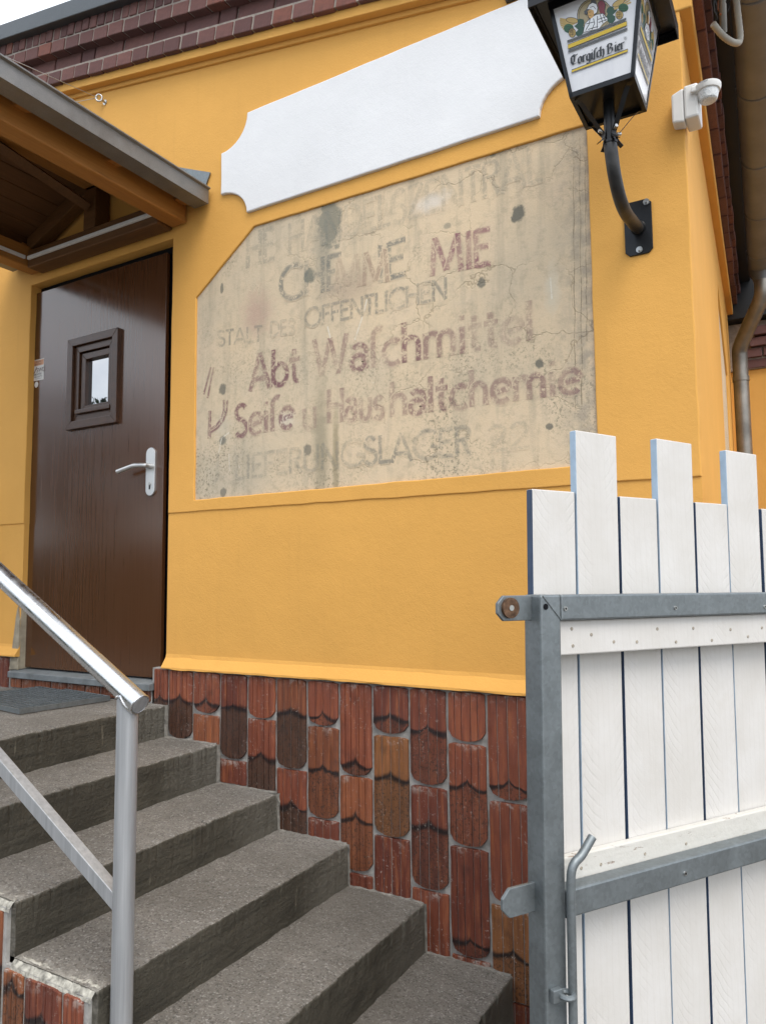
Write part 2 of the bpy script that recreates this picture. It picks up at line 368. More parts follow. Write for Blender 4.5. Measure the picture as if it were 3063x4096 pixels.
def alu(N):
    o = N.coord(); n = N.noise(N.scale(o, 3, 3, 40), 5, 4, .6)
    N.bsdf(N.mix(n, (.62, .62, .61), (.8, .8, .8)), N.mr(N.noise(o, 30, 4), .3, .7, .2, .34), 1., N.bump(N.noise(o, 160, 3), .08, .001))
M['alu'] = mat('brushed_aluminium', alu)
M['alu_dull'] = mat('dull_aluminium', lambda N: N.bsdf(N.mix(N.mr(N.noise(N.scale(N.coord(), 30, 30, 1), 3, 4), .3, .7), (.33, .34, .35), (.46, .47, .48)), .42, .45))
M['satin'] = plain('satin_aluminium', (.62, .62, .61), .34, .85, var=.05)
M['chrome'] = plain('steel_screw', (.5, .5, .48), .3, 1., var=.1)
M['brass'] = plain('rusty_bolt', (.15, .085, .05), .55, .7, var=.5, vs=70, bump=.3)
M['black'] = plain('black_enamel', (.009, .0095, .0105), .3, 0, .35, var=.25)
M['blackmetal'] = plain('worn_black_tube', (.022, .021, .02), .45, 0, .5, var=.5, vs=25, bump=.2)
M['dark'] = plain('dark_void', (.008, .008, .009), .85, 0, .1)
M['fascia'] = plain('dark_fascia', (.006, .007, .009), .7)
M['gutter'] = plain('gutter_metal', (.16, .165, .17), .5, .2, var=.15, vs=6)
M['pipe'] = plain('pipe_zinc', (.24, .225, .2), .48, .8, var=.3, vs=7)
M['plastic'] = plain('white_plastic', (.72, .71, .68), .4, var=.04)
M['lens'] = mat('sensor_lens', lambda N: N.bsdf(N.mix(N.mr(N.voro(N.scale(N.coord(), 1, 1, 1.4), 150), .1, .4), (.4, .43, .45), (.68, .69, .68)), .2, 0, N.bump(N.voro(N.coord(), 150), .5, .002)))
M['conduit'] = plain('cream_conduit', (.36, .335, .28), .5)
M['cable'] = plain('cable_black', (.012, .012, .012), .5)
M['copper'] = plain('cable_orange', (.35, .12, .05), .5)
def opal(N): N.bsdf(N.mix(N.mr(N.noise(N.scale(N.coord(), 20, 20, 4), 2, 4), .3, .7), (.66, .66, .68), (.74, .74, .75)), .08, 0, None, .5)
M['opal'] = mat('opal_pane', opal)
for nm, c in dict(ink=(.02, .022, .024), gold=(.62, .43, .025), tan=(.42, .34, .19), leaf=(.018, .075, .042), hop=(.03, .13, .05), wheat=(.55, .38, .12), skin=(.6, .35, .11), plume=(.2, .02, .03), armour=(.78, .79, .8), grey=(.085, .09, .09)).items():
    M[nm] = plain('print_'+nm, c, .3, var=.03)
def doormat(N):
    o = N.coord(); g = N.noise(N.scale(o, 55, 55, 1.3), 2.2, 5, .65); big = N.noise(o, 2, 4)
    c = N.mix(N.mr(g, .3, .7), (.07, .026, .0095), (.086, .033, .0125)); c = N.mix(N.mr(big, .4, .7, 0, .35), c, (.07, .032, .014))
    sc_ = N.mr(N.noise(N.scale(o, 30, 30, 5), 3, 4, .7), .74, .78, 0, .16); c = N.mix(sc_, c, (.16, .12, .1))
    N.bsdf(c, N.mr(g, .3, .7, .13, .2), 0, N.bump(g, .03, .0008), .5, IOR=1.78)
M['door'] = mat('varnished_door', doormat)
M['door_trim'] = plain('door_trim', (.06, .025, .011), .3, var=.2, vs=30)
M['glass'] = mat('dark_glazing', lambda N: N.bsdf((.01, .012, .013), .015, 0, None, 1., IOR=2.8))
def wood(c, c2, sx=1, sy=1, sz=1, rough=.55):
    def f(N):
        o = N.coord(); g = N.noise(N.scale(o, sx, sy, sz), 4, 5, .65, 1.2); k = N.mix(N.mr(g, .3, .72), c, c2)
        kn = N.mr(N.voro(N.scale(o, sx*.22, sy*.22, sz*.22), 3.2), .03, .09, 1, 0); k = N.mix(N.math('MULTIPLY', kn, .75), k, mul(c, .22))
        N.bsdf(k, rough, 0, N.bump(g, .2, .002), .4)
    return f
M['beamY'] = mat('glazed_pine_out', wood((.31, .128, .026), (.40, .18, .042), 14, 1, 14)); M['beamX'] = mat('glazed_pine_along', wood((.10, .045, .014), (.16, .07, .022), 1.2, 14, 14))  # same pine: lit tone for outward beams, canopy shade in the wall timbers' colour
M['plank'] = mat('glazed_boards', wood((.085, .036, .012), (.14, .06, .02), 14, 1, 14))  # dark board tone includes the shade under the canopy
E0_, PIT_ = 0.028368143364787102, 0.13721590768545866
def whitewood(N):
    o = N.coord(); rnd = N.add('ShaderNodeObjectInfo').outputs['Random']; off = N.math('MULTIPLY', rnd, 37.)
    cx = N.add('ShaderNodeCombineXYZ'); s = N.sep(o); N.put(cx.inputs[0], N.math('ADD', s[0], off)); N.put(cx.inputs[1], off); N.put(cx.inputs[2], s[2]); v = cx.outputs[0]
    g = N.noise(N.scale(v, 12, 12, 1.1), 3, 4, .6, 2.5); n = N.noise(v, 6, 5, .6)
    ring = N.add('ShaderNodeTexWave', wave_type='RINGS', rings_direction='Y'); N.put(ring.inputs['Vector'], N.scale(v, 5, 1, 1.6)); ring.inputs['Scale'].default_value = 3.2; ring.inputs['Distortion'].default_value = 5; ring.inputs['Detail'].default_value = 3
    c = N.mix(N.mr(n, .35, .7), (.57, .545, .505), (.63, .61, .58)); c = N.mix(N.mr(ring.outputs['Fac'], .86, .98, 0, .14), c, (.5, .47, .42))
    c = N.mix(N.mr(N.noise(v, 3, 4, .7), .6, .78, 0, .5), c, (.47, .43, .36)); kn = N.mr(N.voro(N.scale(v, 1, 1, .8), 2.6), .02, .055, 1, 0); c = N.mix(N.math('MULTIPLY', kn, .45), c, (.36, .31, .25))
    xl = N.math('FRACT', N.math('DIVIDE', N.math('SUBTRACT', s[0], E0_), PIT_)); tt = N.math('ABSOLUTE', N.math('SUBTRACT', xl, N.mr(rnd, 0, 1, .35, .65)))
    ph = N.math('ADD', N.math('MULTIPLY', s[2], 36.), N.math('ADD', N.math('MULTIPLY', N.math('POWER', tt, 1.5), -7.), N.math('MULTIPLY', N.noise(v, 5, 3), 2.5)))
    saw = N.mr(N.math('SINE', N.math('MULTIPLY', ph, 6.283)), .55, 1.0); saw = N.math('MULTIPLY', saw, N.mr(N.noise(v, 3.3, 3), .4, .6)); saw = N.math('MULTIPLY', saw, N.mr(tt, .08, .3))
    c = N.mix(N.math('MULTIPLY', saw, .09), c, (.4, .37, .33))
    h = N.math('ADD', N.math('MULTIPLY', g, .25), N.math('MULTIPLY', saw, -.3)); h = N.math('ADD', h, N.math('MULTIPLY', N.noise(v, 60, 4, .65), .4))
    N.bsdf(c, .55, 0, N.bump(h, .45, .003), .35)
M['board'] = mat('white_painted_board', whitewood)
def peel(N):
    o = N.coord(); n = N.noise(N.scale(o, 5, 5, 26), 4, 6, .7); k = N.mr(n, .625, .665); c = N.mix(k, N.mix(N.noise(o, 9, 4), (.53, .51, .45), (.62, .6, .56)), (.3, .21, .15))
    c = N.mix(N.mr(N.noise(N.scale(o, 2, 2, 40), 4, 5, .7), .67, .74, 0, .6), c, (.28, .23, .17))
    N.bsdf(c, .6, 0, N.bump(N.math('SUBTRACT', N.noise(o, 60, 4), k), .5, .003), .35)
M['peeling'] = mat('peeling_white_board', peel)
M['screw_paint'] = plain('painted_screw', (.33, .29, .23), .6, var=.4, vs=200)
M['navy'] = plain('navy_edge_paint', (.035, .062, .115), .5, var=.2); M['paleblue'] = plain('pale_blue_edge_paint', (.36, .47, .58), .5, var=.15)
M['ground'] = mat('paving', lambda N: N.bsdf(N.mix(N.mr(N.noise(N.coord(), 3, 6, .7), .3, .7), (.11, .105, .096), (.17, .16, .148)), .9, 0, N.bump(N.noise(N.coord(), 50, 4), .6, .01)))
M['sill'] = plain('bluish_sill', (.17, .185, .19), .6, .2, var=.25, vs=18, bump=.3)
M['sticker'] = plain('sticker_white', (.62, .6, .57), .4, var=.05); M['sticker_orange'] = plain('sticker_orange', (.5, .24, .12), .4); M['sticker_ink'] = plain('sticker_ink', (.09, .085, .085), .5); M['sticker_brown'] = plain('sticker_brown', (.11, .075, .06), .5)
M['rust'] = plain('red_paint_fleck', (.25, .05, .04), .6)
M['crackgrey'] = plain('bare_render', (.3, .26, .19), .9, var=.3, vs=16, bump=.6, bs=60)
M['leafmat'] = plain('tree_leaf', (.035, .055, .02), .6, var=.4, vs=3); M['bark'] = plain('bark', (.09, .065, .045), .9, var=.3, bump=.6)

# ------------------------------------------------------------------ setting
g = mesh('ground', [(-400, -400, 0), (400, -400, 0), (400, 400, 0), (-400, 400, 0)], [(0, 1, 2, 3)], M['ground']); g['kind'] = 'structure'

B = empty('corner_building', (-3, .4, 0), 'ochre rendered building with tile plinth, brown door and faded painted lettering', 'building')
CX = -.284                                       # the building's corner
SA = -math.radians(2.6); SD = Vector((math.sin(SA), math.cos(SA), 0)); SN = Vector((SD.y, -SD.x, 0)); SC = Vector((CX, 0, 0))
# roof line of the gable, falling to the right
def slope_line(y, px=(600, 235), px2=(1475, 0)):
    a, b = onY(*px, y), onY(*px2, y); return a, (b-a).normalized()
_a, SL = slope_line(-.05); SNV = Vector((-SL.z, 0, SL.x))
def vof(v, y, u=435): p = onY(u, v, y); return (p-_a).dot(SNV)
def S(t, v, y): p = _a + SL*t + SNV*v; return Vector((p.x, y, p.z))
T_AT = lambda x: (x-_a.x)/SL.x

top = lambda x: (_a + SL*T_AT(x)).z
up_out = [(-6.5, 1.82), (-3.715, 1.82), (-3.715, 3.165), (-2.612, 3.168), (-2.618, 1.82), (CX, 1.82), (CX, top(CX)-.03), (-6.5, top(-6.5)-.03)]
pan = [onY(*R4(288, 372)), onY(*R4(77, 634)), onY(*R4(70, 1378)), onY(2390, 1855), onY(2343, 496)]
pan = [(p.x, p.z) for p in pan]
plate('front_wall', resample(up_out, .04, .0018), [resample(pan, .03, .0016, 3)], 0, .07, M['stucco'], B, .004)
def lower_wall(x0, x1):
    pr = [(.006, 1.823), (.006, 1.165), (.002, 1.15), (-.026, 1.108), (-.026, 1.100), (.075, 1.098), (.075, 1.823)]
    vs, fs = [], []; n = int((x1-x0)/.025)+1; k = len(pr)
    for i in range(n+1):
        x = x0+(x1-x0)*i/n
        for j, (y, z) in enumerate(pr):
            e = noise.noise(Vector((x*9, j*3, 0)))*.003 + noise.noise(Vector((x*40, j*3, 5)))*.0012; lip = 1 if 1 < j < 5 else 0
            vs.append((x, y+e*lip, z+e*lip*1.3+(0.002*math.sin(x*3) if lip else 0)))
    for i in range(n):
        for j in range(k): fs.append((i*k+j, (i+1)*k+j, (i+1)*k+(j+1) % k, i*k+(j+1) % k))
    fs += [tuple(range(k))[::-1], tuple(n*k+j for j in range(k))]
    b = bmesh.new(); V = [b.verts.new(v) for v in vs]
    for f in fs: b.faces.new([V[i] for i in f])
    bmesh.ops.recalc_face_normals(b, faces=b.faces); return bmobj('lower_wall', b, M['stucco'], B)
lower_wall(-2.62, CX); lower_wall(-6.5, -3.716)
box('door_recess_back', -3.9, -2.4, .105, .2, .7, 3.4, M['dark'], B, 0)
# faded plaster panel with its lettering
pm = mesh('painted_panel', [(-2.52, .010, 1.83), (-.56, .010, 1.83), (-.56, .010, 3.14), (-2.52, .010, 3.14)], [(0, 1, 2, 3)], M['panel'], B)
pm['label'] = 'weathered beige plaster panel with faded maroon and grey lettering'

def arc(cx, cy, rx, ry, a0, a1, n=14): return [(cx+rx*math.cos(math.radians(a0+(a1-a0)*i/n)), cy+ry*math.sin(math.radians(a0+(a1-a0)*i/n))) for i in range(n+1)]
XH = .64
GL = {
 'A': (.78, [[(0, 0), (.36, 1)], [(.36, 1), (.72, 0)], [(.14, .3), (.58, .3)]]), 'B': (.6, [[(.07, 0), (.07, 1)], [(.07, .95), (.28, .95)]+arc(.28, .74, .2, .21, 90, -90), [(.07, .52), (.3, .52)]+arc(.3, .28, .22, .23, 90, -90)+[(.07, .05)]]),
 'C': (.86, [arc(.5, .5, .46, .47, 48, 312, 20)]), 'D': (.74, [[(.07, 0), (.07, 1)], [(.07, .95), (.22, .95)]+arc(.22, .5, .44, .45, 90, -90)+[(.07, .05)]]),
 'E': (.56, [[(.07, 0), (.07, 1)], [(.07, .94), (.5, .94)], [(.07, .52), (.44, .52)], [(.07, .06), (.5, .06)]]), 'F': (.52, [[(.07, 0), (.07, 1)], [(.07, .94), (.48, .94)], [(.07, .52), (.42, .52)]]),
 'G': (.9, [arc(.5, .5, .46, .47, 48, 345, 22)+[(.62, .44)]]), 'H': (.74, [[(.07, 0), (.07, 1)], [(.62, 0), (.62, 1)], [(.07, .52), (.62, .52)]]), 'I': (.24, [[(.09, 0), (.09, 1)]]),
 'J': (.42, [[(.3, 1), (.3, .2)]+arc(.12, .2, .18, .2, 0, -100, 8)]), 'L': (.5, [[(.07, 0), (.07, 1)], [(.07, .06), (.46, .06)]]), 'M': (1.08, [[(.03, 0), (.12, 1)], [(.12, 1), (.48, .1)], [(.48, .1), (.84, 1)], [(.84, 1), (.93, 0)]]),
 'N': (.8, [[(.07, 0), (.07, 1)], [(.07, 1), (.66, 0)], [(.66, 0), (.66, 1)]]), 'O': (1.0, [arc(.47, .5, .44, .47, 0, 360, 26)]), 'R': (.6, [[(.07, 0), (.07, 1)], [(.07, .95), (.28, .95)]+arc(.28, .74, .2, .21, 90, -90)+[(.07, .53)], [(.26, .52), (.52, 0)]]),
 'S': (.58, [arc(.28, .75, .2, .21, 30, 250, 14)+arc(.28, .27, .22, .24, 100, -150, 16)[2:]]), 'T': (.56, [[(.26, 0), (.26, 1)], [(0, .94), (.52, .94)]]), 'U': (.72, [[(.07, 1), (.07, .3)]+arc(.33, .3, .26, .27, 180, 360, 12)+[(.59, 1)]]),
 'W': (1.14, [[(.0, 1), (.24, 0)], [(.24, 0), (.5, .95)], [(.5, .95), (.76, 0)], [(.76, 0), (1.02, 1)]]), 'Z': (.62, [[(.04, .94), (.52, .94)], [(.52, .94), (.04, .06)], [(.04, .06), (.54, .06)]]),
 'a': (.58, [arc(.26, .47, .2, .17, 150, 0, 10)+[(.46, 0)], arc(.24, .2, .2, .19, 0, 360, 18)]), 'b': (.64, [[(.07, 0), (.07, 1)], arc(.31, .3, .25, .28, 150, -150, 18)]), 'c': (.56, [arc(.32, .31, .27, .3, 50, 310, 16)]),
 'e': (.62, [[(.1, .29), (.53, .37)], arc(.31, .32, .25, .29, 10, 315, 20)]), 'h': (.6, [[(.07, 0), (.07, 1)], [(.07, .36)]+arc(.27, .38, .2, .22, 170, 0, 10)+[(.47, 0)]]), 'i': (.24, [[(.09, 0), (.09, XH)], [(.09, .79), (.09, .91)]]),
 'l': (.24, [[(.09, 0), (.09, 1)]]), 'm': (.94, [[(.07, 0), (.07, XH)], [(.07, .38)]+arc(.25, .4, .18, .2, 170, 0, 9)+[(.43, 0)], [(.43, .38)]+arc(.61, .4, .18, .2, 170, 0, 9)+[(.79, 0)]]),
 's': (.46, [arc(.22, .45, .15, .15, 35, 240, 10)+arc(.22, .17, .17, .16, 100, -150, 12)[1:]]), 't': (.42, [[(.17, .9), (.17, .18)]+arc(.31, .18, .14, .15, 180, 280, 6), [(0, .62), (.36, .62)]]), 'u': (.58, [[(.07, XH), (.07, .25)]+arc(.26, .25, .19, .22, 180, 360, 10)+[(.45, XH)], [(.45, .3), (.45, 0)]]),
 'f': (.36, [[(.1, 0), (.1, .75)]+arc(.28, .75, .18, .22, 180, 60, 8)]), '.': (.26, [[(.08, 0), (.08, .13)]]), ' ': (.34, []), '2': (.56, [arc(.25, .74, .21, .22, 165, -35, 12)+[(.03, .06)], [(.03, .06), (.5, .06)]]),
}
layer = [0]
def ribbon(vs, fs, pts, hw, y):
    n = len(pts); k0 = len(vs)
    for i, p in enumerate(pts):
        a = Vector(pts[max(i-1, 0)]); b = Vector(pts[min(i+1, n-1)]); t = (b-a).normalized(); nn = Vector((-t.y, t.x))
        hw_ = hw*(1+.16*noise.noise(Vector((p[0]*38, p[1]*38, y*900))))
        for s in (1.3, .62, -.62, -1.3): q = Vector(p)+nn*hw_*s; vs.append((q.x, y, q.y))
    for i in range(n-1):
        for j in range(3): fs.append((k0+4*i+j, k0+4*i+j+1, k0+4*i+j+5, k0+4*i+j+4))
def lettering(name, words, colr):
    for text, a, b, hpx, strength, sw in words:
        vs, fs, al = [], [], []
        P0, P1 = onY(*R4(*a), .009), onY(*R4(*b), .009); pt = onY(*R4(a[0], a[1]-hpx), .009); h = pt.z-P0.z
        adv = sum(GL[c][0] for c in text)-.06; L = P1.x-P0.x; k = L/adv; x = 0
        for ch in text:
            wd, strokes = GL[ch]; st = strength*random.uniform(.75, 1.1)
            for s in strokes:
                pts = []
                for i, q in enumerate(s):
                    f = (x+q[0])/adv; pts.append((P0.x+L*f, P0.z+(P1.z-P0.z)*f+q[1]*h))
                pts = [tuple(Vector(a_).lerp(Vector(b_), k_/5)) for a_, b_ in zip(pts, pts[1:]) for k_ in range(5)]+[pts[-1]] if len(pts) < 4 else pts
                layer[0] = (layer[0]+1) % 24; n0 = len(vs); ribbon(vs, fs, pts, sw*h/2, .0097-layer[0]*.00003)
                al += [min(1, st)]*(len(vs)-n0)
            x += wd
        o = mesh(name, vs, fs, M['paint'], pm); a = o.data.color_attributes.new('tint', 'FLOAT_COLOR', 'POINT')
        for i, d in enumerate(a.data): d.color = (*colr, al[i]*(1 if i % 4 in (1, 2) else 0))
MAR, GRY, BRN = lin(112, 72, 82), lin(104, 108, 104), lin(132, 104, 94)
lettering('lettering', [('HE', (262, 528), (366, 498), 128, .42, .15), ('HANDELSZENTRAL', (416, 480), (1348, 210), 118, .36, .13)], GRY)
lettering('lettering', [('CHE', (385, 652), (612, 600), 128, .72, .15), ('IE', (742, 585), (848, 553), 140, .7, .15)], GRY)
lettering('lettering', [('MM', (590, 607), (790, 575), 118, .5, .15)], BRN)
lettering('lettering', [('MIE', (942, 556), (1160, 516), 138, 1.0, .16)], lin(120, 62, 86))
lettering('lettering', [('STALT', (155, 815), (320, 795), 58, .6, .16), ('DES', (350, 780), (440, 768), 58, .42, .16), ('OFFENTLICHEN', (478, 748), (1000, 638), 72, .62, .16)], GRY)
lettering('lettering', [('Abt', (276, 980), (458, 944), 134, .82, .15), ('Wafchmi', (512, 926), (1068, 838), 138, .8, .15), ('ttel', (1076, 832), (1316, 790), 142, .48, .17)], MAR)
lettering('lettering', [('Seife', (218, 1152), (436, 1112), 122, .8, .16), ('u', (468, 1122), (520, 1112), 122, .45, .16), ('Haus', (560, 1096), (765, 1078), 124, .55, .16), ('haltchemie', (790, 1074), (1492, 985), 128, .66, .17)], MAR)
lettering('lettering', [('J.', (130, 1312), (186, 1300), 100, .55, .15), ('LIEFERUNG', (222, 1306), (690, 1252), 92, .42, .14), ('SLAGER', (692, 1252), (1088, 1214), 104, .62, .15), ('22', (1148, 1206), (1302, 1190), 100, .26, .14)], GRY)
def marks(name, strokes, hw, colr, al):
    for s in strokes:
        vs, fs = [], []
        layer[0] = (layer[0]+1) % 24; ribbon(vs, fs, [(onY(*R4(*q), .009).x, onY(*R4(*q), .009).z) for q in s], hw, .0097-layer[0]*.00003)
        o = mesh(name, vs, fs, M['paint'], pm); a = o.data.color_attributes.new('tint', 'FLOAT_COLOR', 'POINT')
        for i, d in enumerate(a.data): d.color = (*colr, al*(1 if i % 4 in (1, 2) else 0))
marks('painted_mark', [[(106, 990), (132, 890)], [(120, 1004), (143, 890)], [(127, 1050), (124, 1152)], [(131, 1050), (129, 1152)], [(180, 1010), (180, 1050), (170, 1080), (152, 1105), (128, 1120)], [(192, 1012), (190, 1052), (178, 1085), (158, 1112), (132, 1130)]], .006, MAR, .75)
marks('chalk_mark', [[(199, 1207), (201, 1272)], [(222, 1262), (229, 1238), (239, 1262)], [(1378, 560), (1384, 640)], [(705, 640), (690, 700), (660, 790)], [(560, 740), (580, 820)], [(160, 1210), (172, 1150), (200, 1130)]], .003, lin(216, 208, 192), .9)
marks('hairline_crack', [[(1462+2*math.sin(i*1.7)+8*i/20, 100+50*i) for i in range(20)], [(1485+2*math.sin(i*1.3)+10*i/20, 40+52*i) for i in range(20)], [(1505+2*math.sin(i*2.1)+10*i/20, 120+45*i) for i in range(16)]], .0016, lin(120, 108, 88), .8)

# white raised sign field with scooped corners
def sign_poly():
    x0, x1, z0, z1 = -2.294, -.610, 3.171, 3.648; xi, zb, zt = .157, .127, .15; o = []
    def scoop(c, p, q, n=8): # quarter ellipse hollow towards the corner c
        return [(c[0]+(p[0]-c[0])*math.cos(i/n*PI/2)+(q[0]-c[0])*math.sin(i/n*PI/2), c[1]+(p[1]-c[1])*math.cos(i/n*PI/2)+(q[1]-c[1])*math.sin(i/n*PI/2)) for i in range(n+1)]
    o += scoop((x0, z0), (x0, z0+zb), (x0+xi, z0)); o += scoop((x1, z0), (x1-xi, z0), (x1, z0+zb)); o += scoop((x1, z1), (x1, z1-zt), (x1-xi, z1)); o += scoop((x0, z1), (x0+xi, z1), (x0, z1-zt))
    return o
sg = plate('blank_sign_field', resample(sign_poly(), .04, .0015, 5), [], -.015, .022, M['white_stucco'], B, .005); sg['label'] = 'blank white raised plaster sign with scooped corners'

# gable cornice and brick parapet, course by course
TL, TR = T_AT(-6.5), T_AT(CX+.03)
def slope_bar(name, v0, v1, y0, y1, m, parent, t0=TL, t1=TR, bev=.003):
    Mx = Matrix(((SL.x, 0, SNV.x, _a.x), (0, 1, 0, 0), (SL.z, 0, SNV.z, _a.z), (0, 0, 0, 1)))
    return box(name, t0, t1, y0, y1, v0, v1, m, parent, bev, False, Mx)
vc = vof(285, -.05); vcb = vof(319, -.05)
slope_bar('cornice_band', vcb, vc, -.05, .06, M['stucco'], B)
rl = vof(358, -.012); slope_bar('cornice_roll', rl, vcb+.002, -.013, .05, M['stucco'], B, bev=.005)
Y_A, Y_B, Y_C = -.075, -.055, -.105
vA0, vA1 = vof(274, Y_A), vof(226, Y_A); vB1 = vof(166, Y_B); vC0, vC1 = vof(144, Y_C), vof(97, Y_C); vD1 = vof(10, Y_C)
par = slope_bar('parapet', vc-.004, vD1+.02, -.046, .2, M['mortar'], B); par['label'] = 'dark brick parapet sloping above the ochre cornice'
slope_bar('mortar_bed', vA0+.006, vA1+.012, Y_A+.005, .0, M['mortar'], par, bev=0); slope_bar('mortar_bed', vC0+.005, vD1, Y_C+.005, .0, M['mortar'], par, bev=0)
def brick_mesh(L, H, dp, seed):
    b = boxbm(-L/2, L/2, 0, dp, -H/2, H/2, .004, 2)
    for v in b.verts: v.co += noise.noise_vector(v.co*24+Vector((seed*7, 0, 0)))*.0022
    me = bpy.data.meshes.new('brick'); b.to_mesh(me); b.free(); me.materials.append(M['brick']); return me
BM = {}
def lay(pieceL, H, v0, y, joint, dp, parent, t0, t1, pat=None, name='brick'):
    t = t0; i = 0
    while t < t1:
        L = pieceL if pat is None else pat[i % len(pat)]
        key = (round(L, 3), round(H, 3), i % 3)
        if key not in BM: BM[key] = brick_mesh(L, H, dp, i % 3)
        o = bpy.data.objects.new(name, BM[key]); link(o, parent)
        p = S(t+L/2, v0+H/2+random.uniform(-.0015, .0015), y+random.uniform(-.003, .003))
        o.matrix_world = Matrix.Translation(p) @ Matrix.Rotation(-math.atan2(SL.z, SL.x)+random.uniform(-.008, .008), 4, 'Y')
        BASIS.append((o, p)); t += L+joint; i += 1
BASIS = []
tb0, tb1 = T_AT(-4.75), TR-.04
jt = .011
# objects are placed by matrix: set the parent inverse by hand
def lay2(*a, **k):
    n = len(BASIS); lay(*a, **k)
    for o, p in BASIS[n:]:
        o.matrix_parent_inverse = world_of(o.parent).inverted()
lay2(.103, vA1-vA0, vA0, Y_A, jt, .07, par, tb0, tb1)
lay2(.2, vB1-vA1-.014, vA1+.012, Y_B, jt, .05, par, tb0+.05, tb1, pat=[.212, .212, .1, .212, .212])
lay2(.105, vC1-vC0, vC0, Y_C, jt, .1, par, tb0+.02, tb1)
lay2(.0525, vD1-vC1-.008, vC1+.01, Y_C, .009, .1, par, tb0, tb1)
slope_bar('coping', vof(12, -.15), vof(-55, -.15), -.15, .3, M['coping'], B, TL, TR+.05, .004)
for xx in (-4.105, -2.1): slope_bar('coping_seam', vof(12, -.15)-.002, vof(-55, -.15)+.004, -.153, .3, M['coping'], B, T_AT(xx), T_AT(xx)+.012, .002)

# plinth tiles set in mortar
cols = [-2.688, -2.591, -2.437, -2.275, -2.12, -1.965, -1.806, -1.65, -1.496, -1.336, -1.179, -1.025, -.862, -.706, -.55, -.394, CX+.004]
plinth = box('plinth', -2.70, CX+.004, .0, .075, -.05, 1.097, M['tile_mortar'], B, 0)
plinth['label'] = 'plinth of rounded rust red roof tiles set in grey mortar'
def tile(x0, x1, z1, z0, rnd=True, arch=0, dark=.6, warm=0, yb=-.010, parent=None, curve=.04, mirror=None, flip=False):
    g = .0055; x0 += g; x1 -= g; n = 12; W = x1-x0; gx = [i/16 for i in range(17)]
    vs, fs, mi, uv = [], [], [], []
    gd_ = random.uniform(-.02, .02)
    groove = [4/16+gd_, 8/16+gd_, 12/16+gd_] if not flip else [3/16, 6/16, 10/16, 13/16]
    xs = sorted(set([0, 1]+[q/10 for q in range(11)]+[q+s for q in groove for s in (-.0065, .0065, -.013, .013)]))
    def inside(x): return any(abs(x-q) < .009 for q in groove)
    js = random.uniform(0, 50)
    for x in xs:
        t = abs(x-.5)*2; zb = z0 + (curve*(1-math.sqrt(max(0, 1-min(1, t)**2.1*.985))) if rnd else 0) + noise.noise(Vector((x*9+js, 0, 0)))*.003
        zt = z1 - .004*abs(noise.noise(Vector((x*7+js, 3, 0))))
        if rnd: zt -= .018*max(0, t-.72)**1.3*3*.5
        y = (yb + .0022 if inside(x) else yb - .0026*abs(math.sin(x*4*PI))**.6) + (.003 if x in (0, 1) else 0)
        X = x0+W*x+noise.noise(Vector((x*3, js, 0)))*.0012
        K = 7
        for j in range(K+2):
            if j in (0, K+1): z, yy = (zt if j == 0 else zb), yb+.013
            else: z, yy = zt-.002+(zb+.0025-zt+.002)*(j-1)/(K-1), y
            e = .0022*noise.noise(Vector((z*55, js, x)))+.0012*noise.noise(Vector((z*160, js, x))) if x in (0, 1) else 0
            vs.append((X+e, yy, z)); uv.append((x, z1-z))
    m = len(xs); K2_ = K+2
    for i in range(m-1):
        mid = (xs[i]+xs[i+1])/2
        for j in range(K2_-1): fs.append((K2_*i+j, K2_*i+j+1, K2_*(i+1)+j+1, K2_*(i+1)+j)); mi.append(1 if inside(mid) and 0 < j < K2_-2 else 0)
    # sides run back into the mortar
    for i, flip_ in ((0, 0), (m-1, 1)):
        k0 = len(vs)
        for j in range(K2_): v = vs[K2_*i+j]; vs.append((v[0], yb+.014, v[2])); uv.append(uv[K2_*i+j])
        for j in range(K2_-1):
            f = (K2_*i+j, k0+j, k0+j+1, K2_*i+j+1); fs.append(f if not flip_ else f[::-1]); mi.append(0)
    o = mesh('tile', vs, fs, [M['tile'], M['tile_mortar']], parent, mi=mi, uv=uv)
    o['arch'] = float(arch); o['dark'] = float(dark); o['warm'] = float(warm); return o
TZ = 1.094
rows = {0: [(TZ, .93, 0, .115, .85)], 1: [(TZ, .79, 1, .11, .85)], 2: [(TZ, .916, 1, .115, .3), (.908, .785, 0, 0, 0)], 3: [(TZ, .735, 1, .13, .8), (.73, .63, 0, 0, 0)], 4: [(TZ, .919, 1, 0, 0), (.917, .62, 0, .14, .85)],
        5: [(TZ, .731, 1, .125, .8), (.728, .475, 0, .13, .85)], 6: [(TZ, .918, 1, .12, .25), (.914, .557, 1, .155, .25), (.554, .475, 0, 0, 0)], 7: [(TZ, .742, 1, .29, .6), (.739, .385, 1, .14, .3), (.376, .315, 0, 0, 0)],
        8: [(TZ, .916, 1, .105, .3), (.907, .537, 1, .135, .4), (.535, .315, 0, 0, 0)], 9: [(TZ, .748, 1, .135, .3), (.741, .378, 1, .13, .3), (.373, .15, 0, 0, 0)], 10: [(TZ, .918, 1, 0, .3), (.911, .555, 1, .13, .25), (.55, .18, 1, .31, .2), (.176, .13, 0, 0, 0)],
        11: [(TZ, .736, 1, .29, .2), (.727, .386, 1, 0, 0), (.377, .075, 0, .135, .3), (.07, -.03, 0, 0, 0)]}
for c in range(12, 16): rows[c] = [(TZ, .918, 1, .12, .6), (.911, .555, 1, .13, .3), (.55, .18, 1, .14, .3), (.175, -.03, 0, 0, 0)] if c % 2 == 0 else [(TZ, .74, 1, .13, .6), (.735, .38, 1, .13, .3), (.375, -.03, 0, 0, 0)]
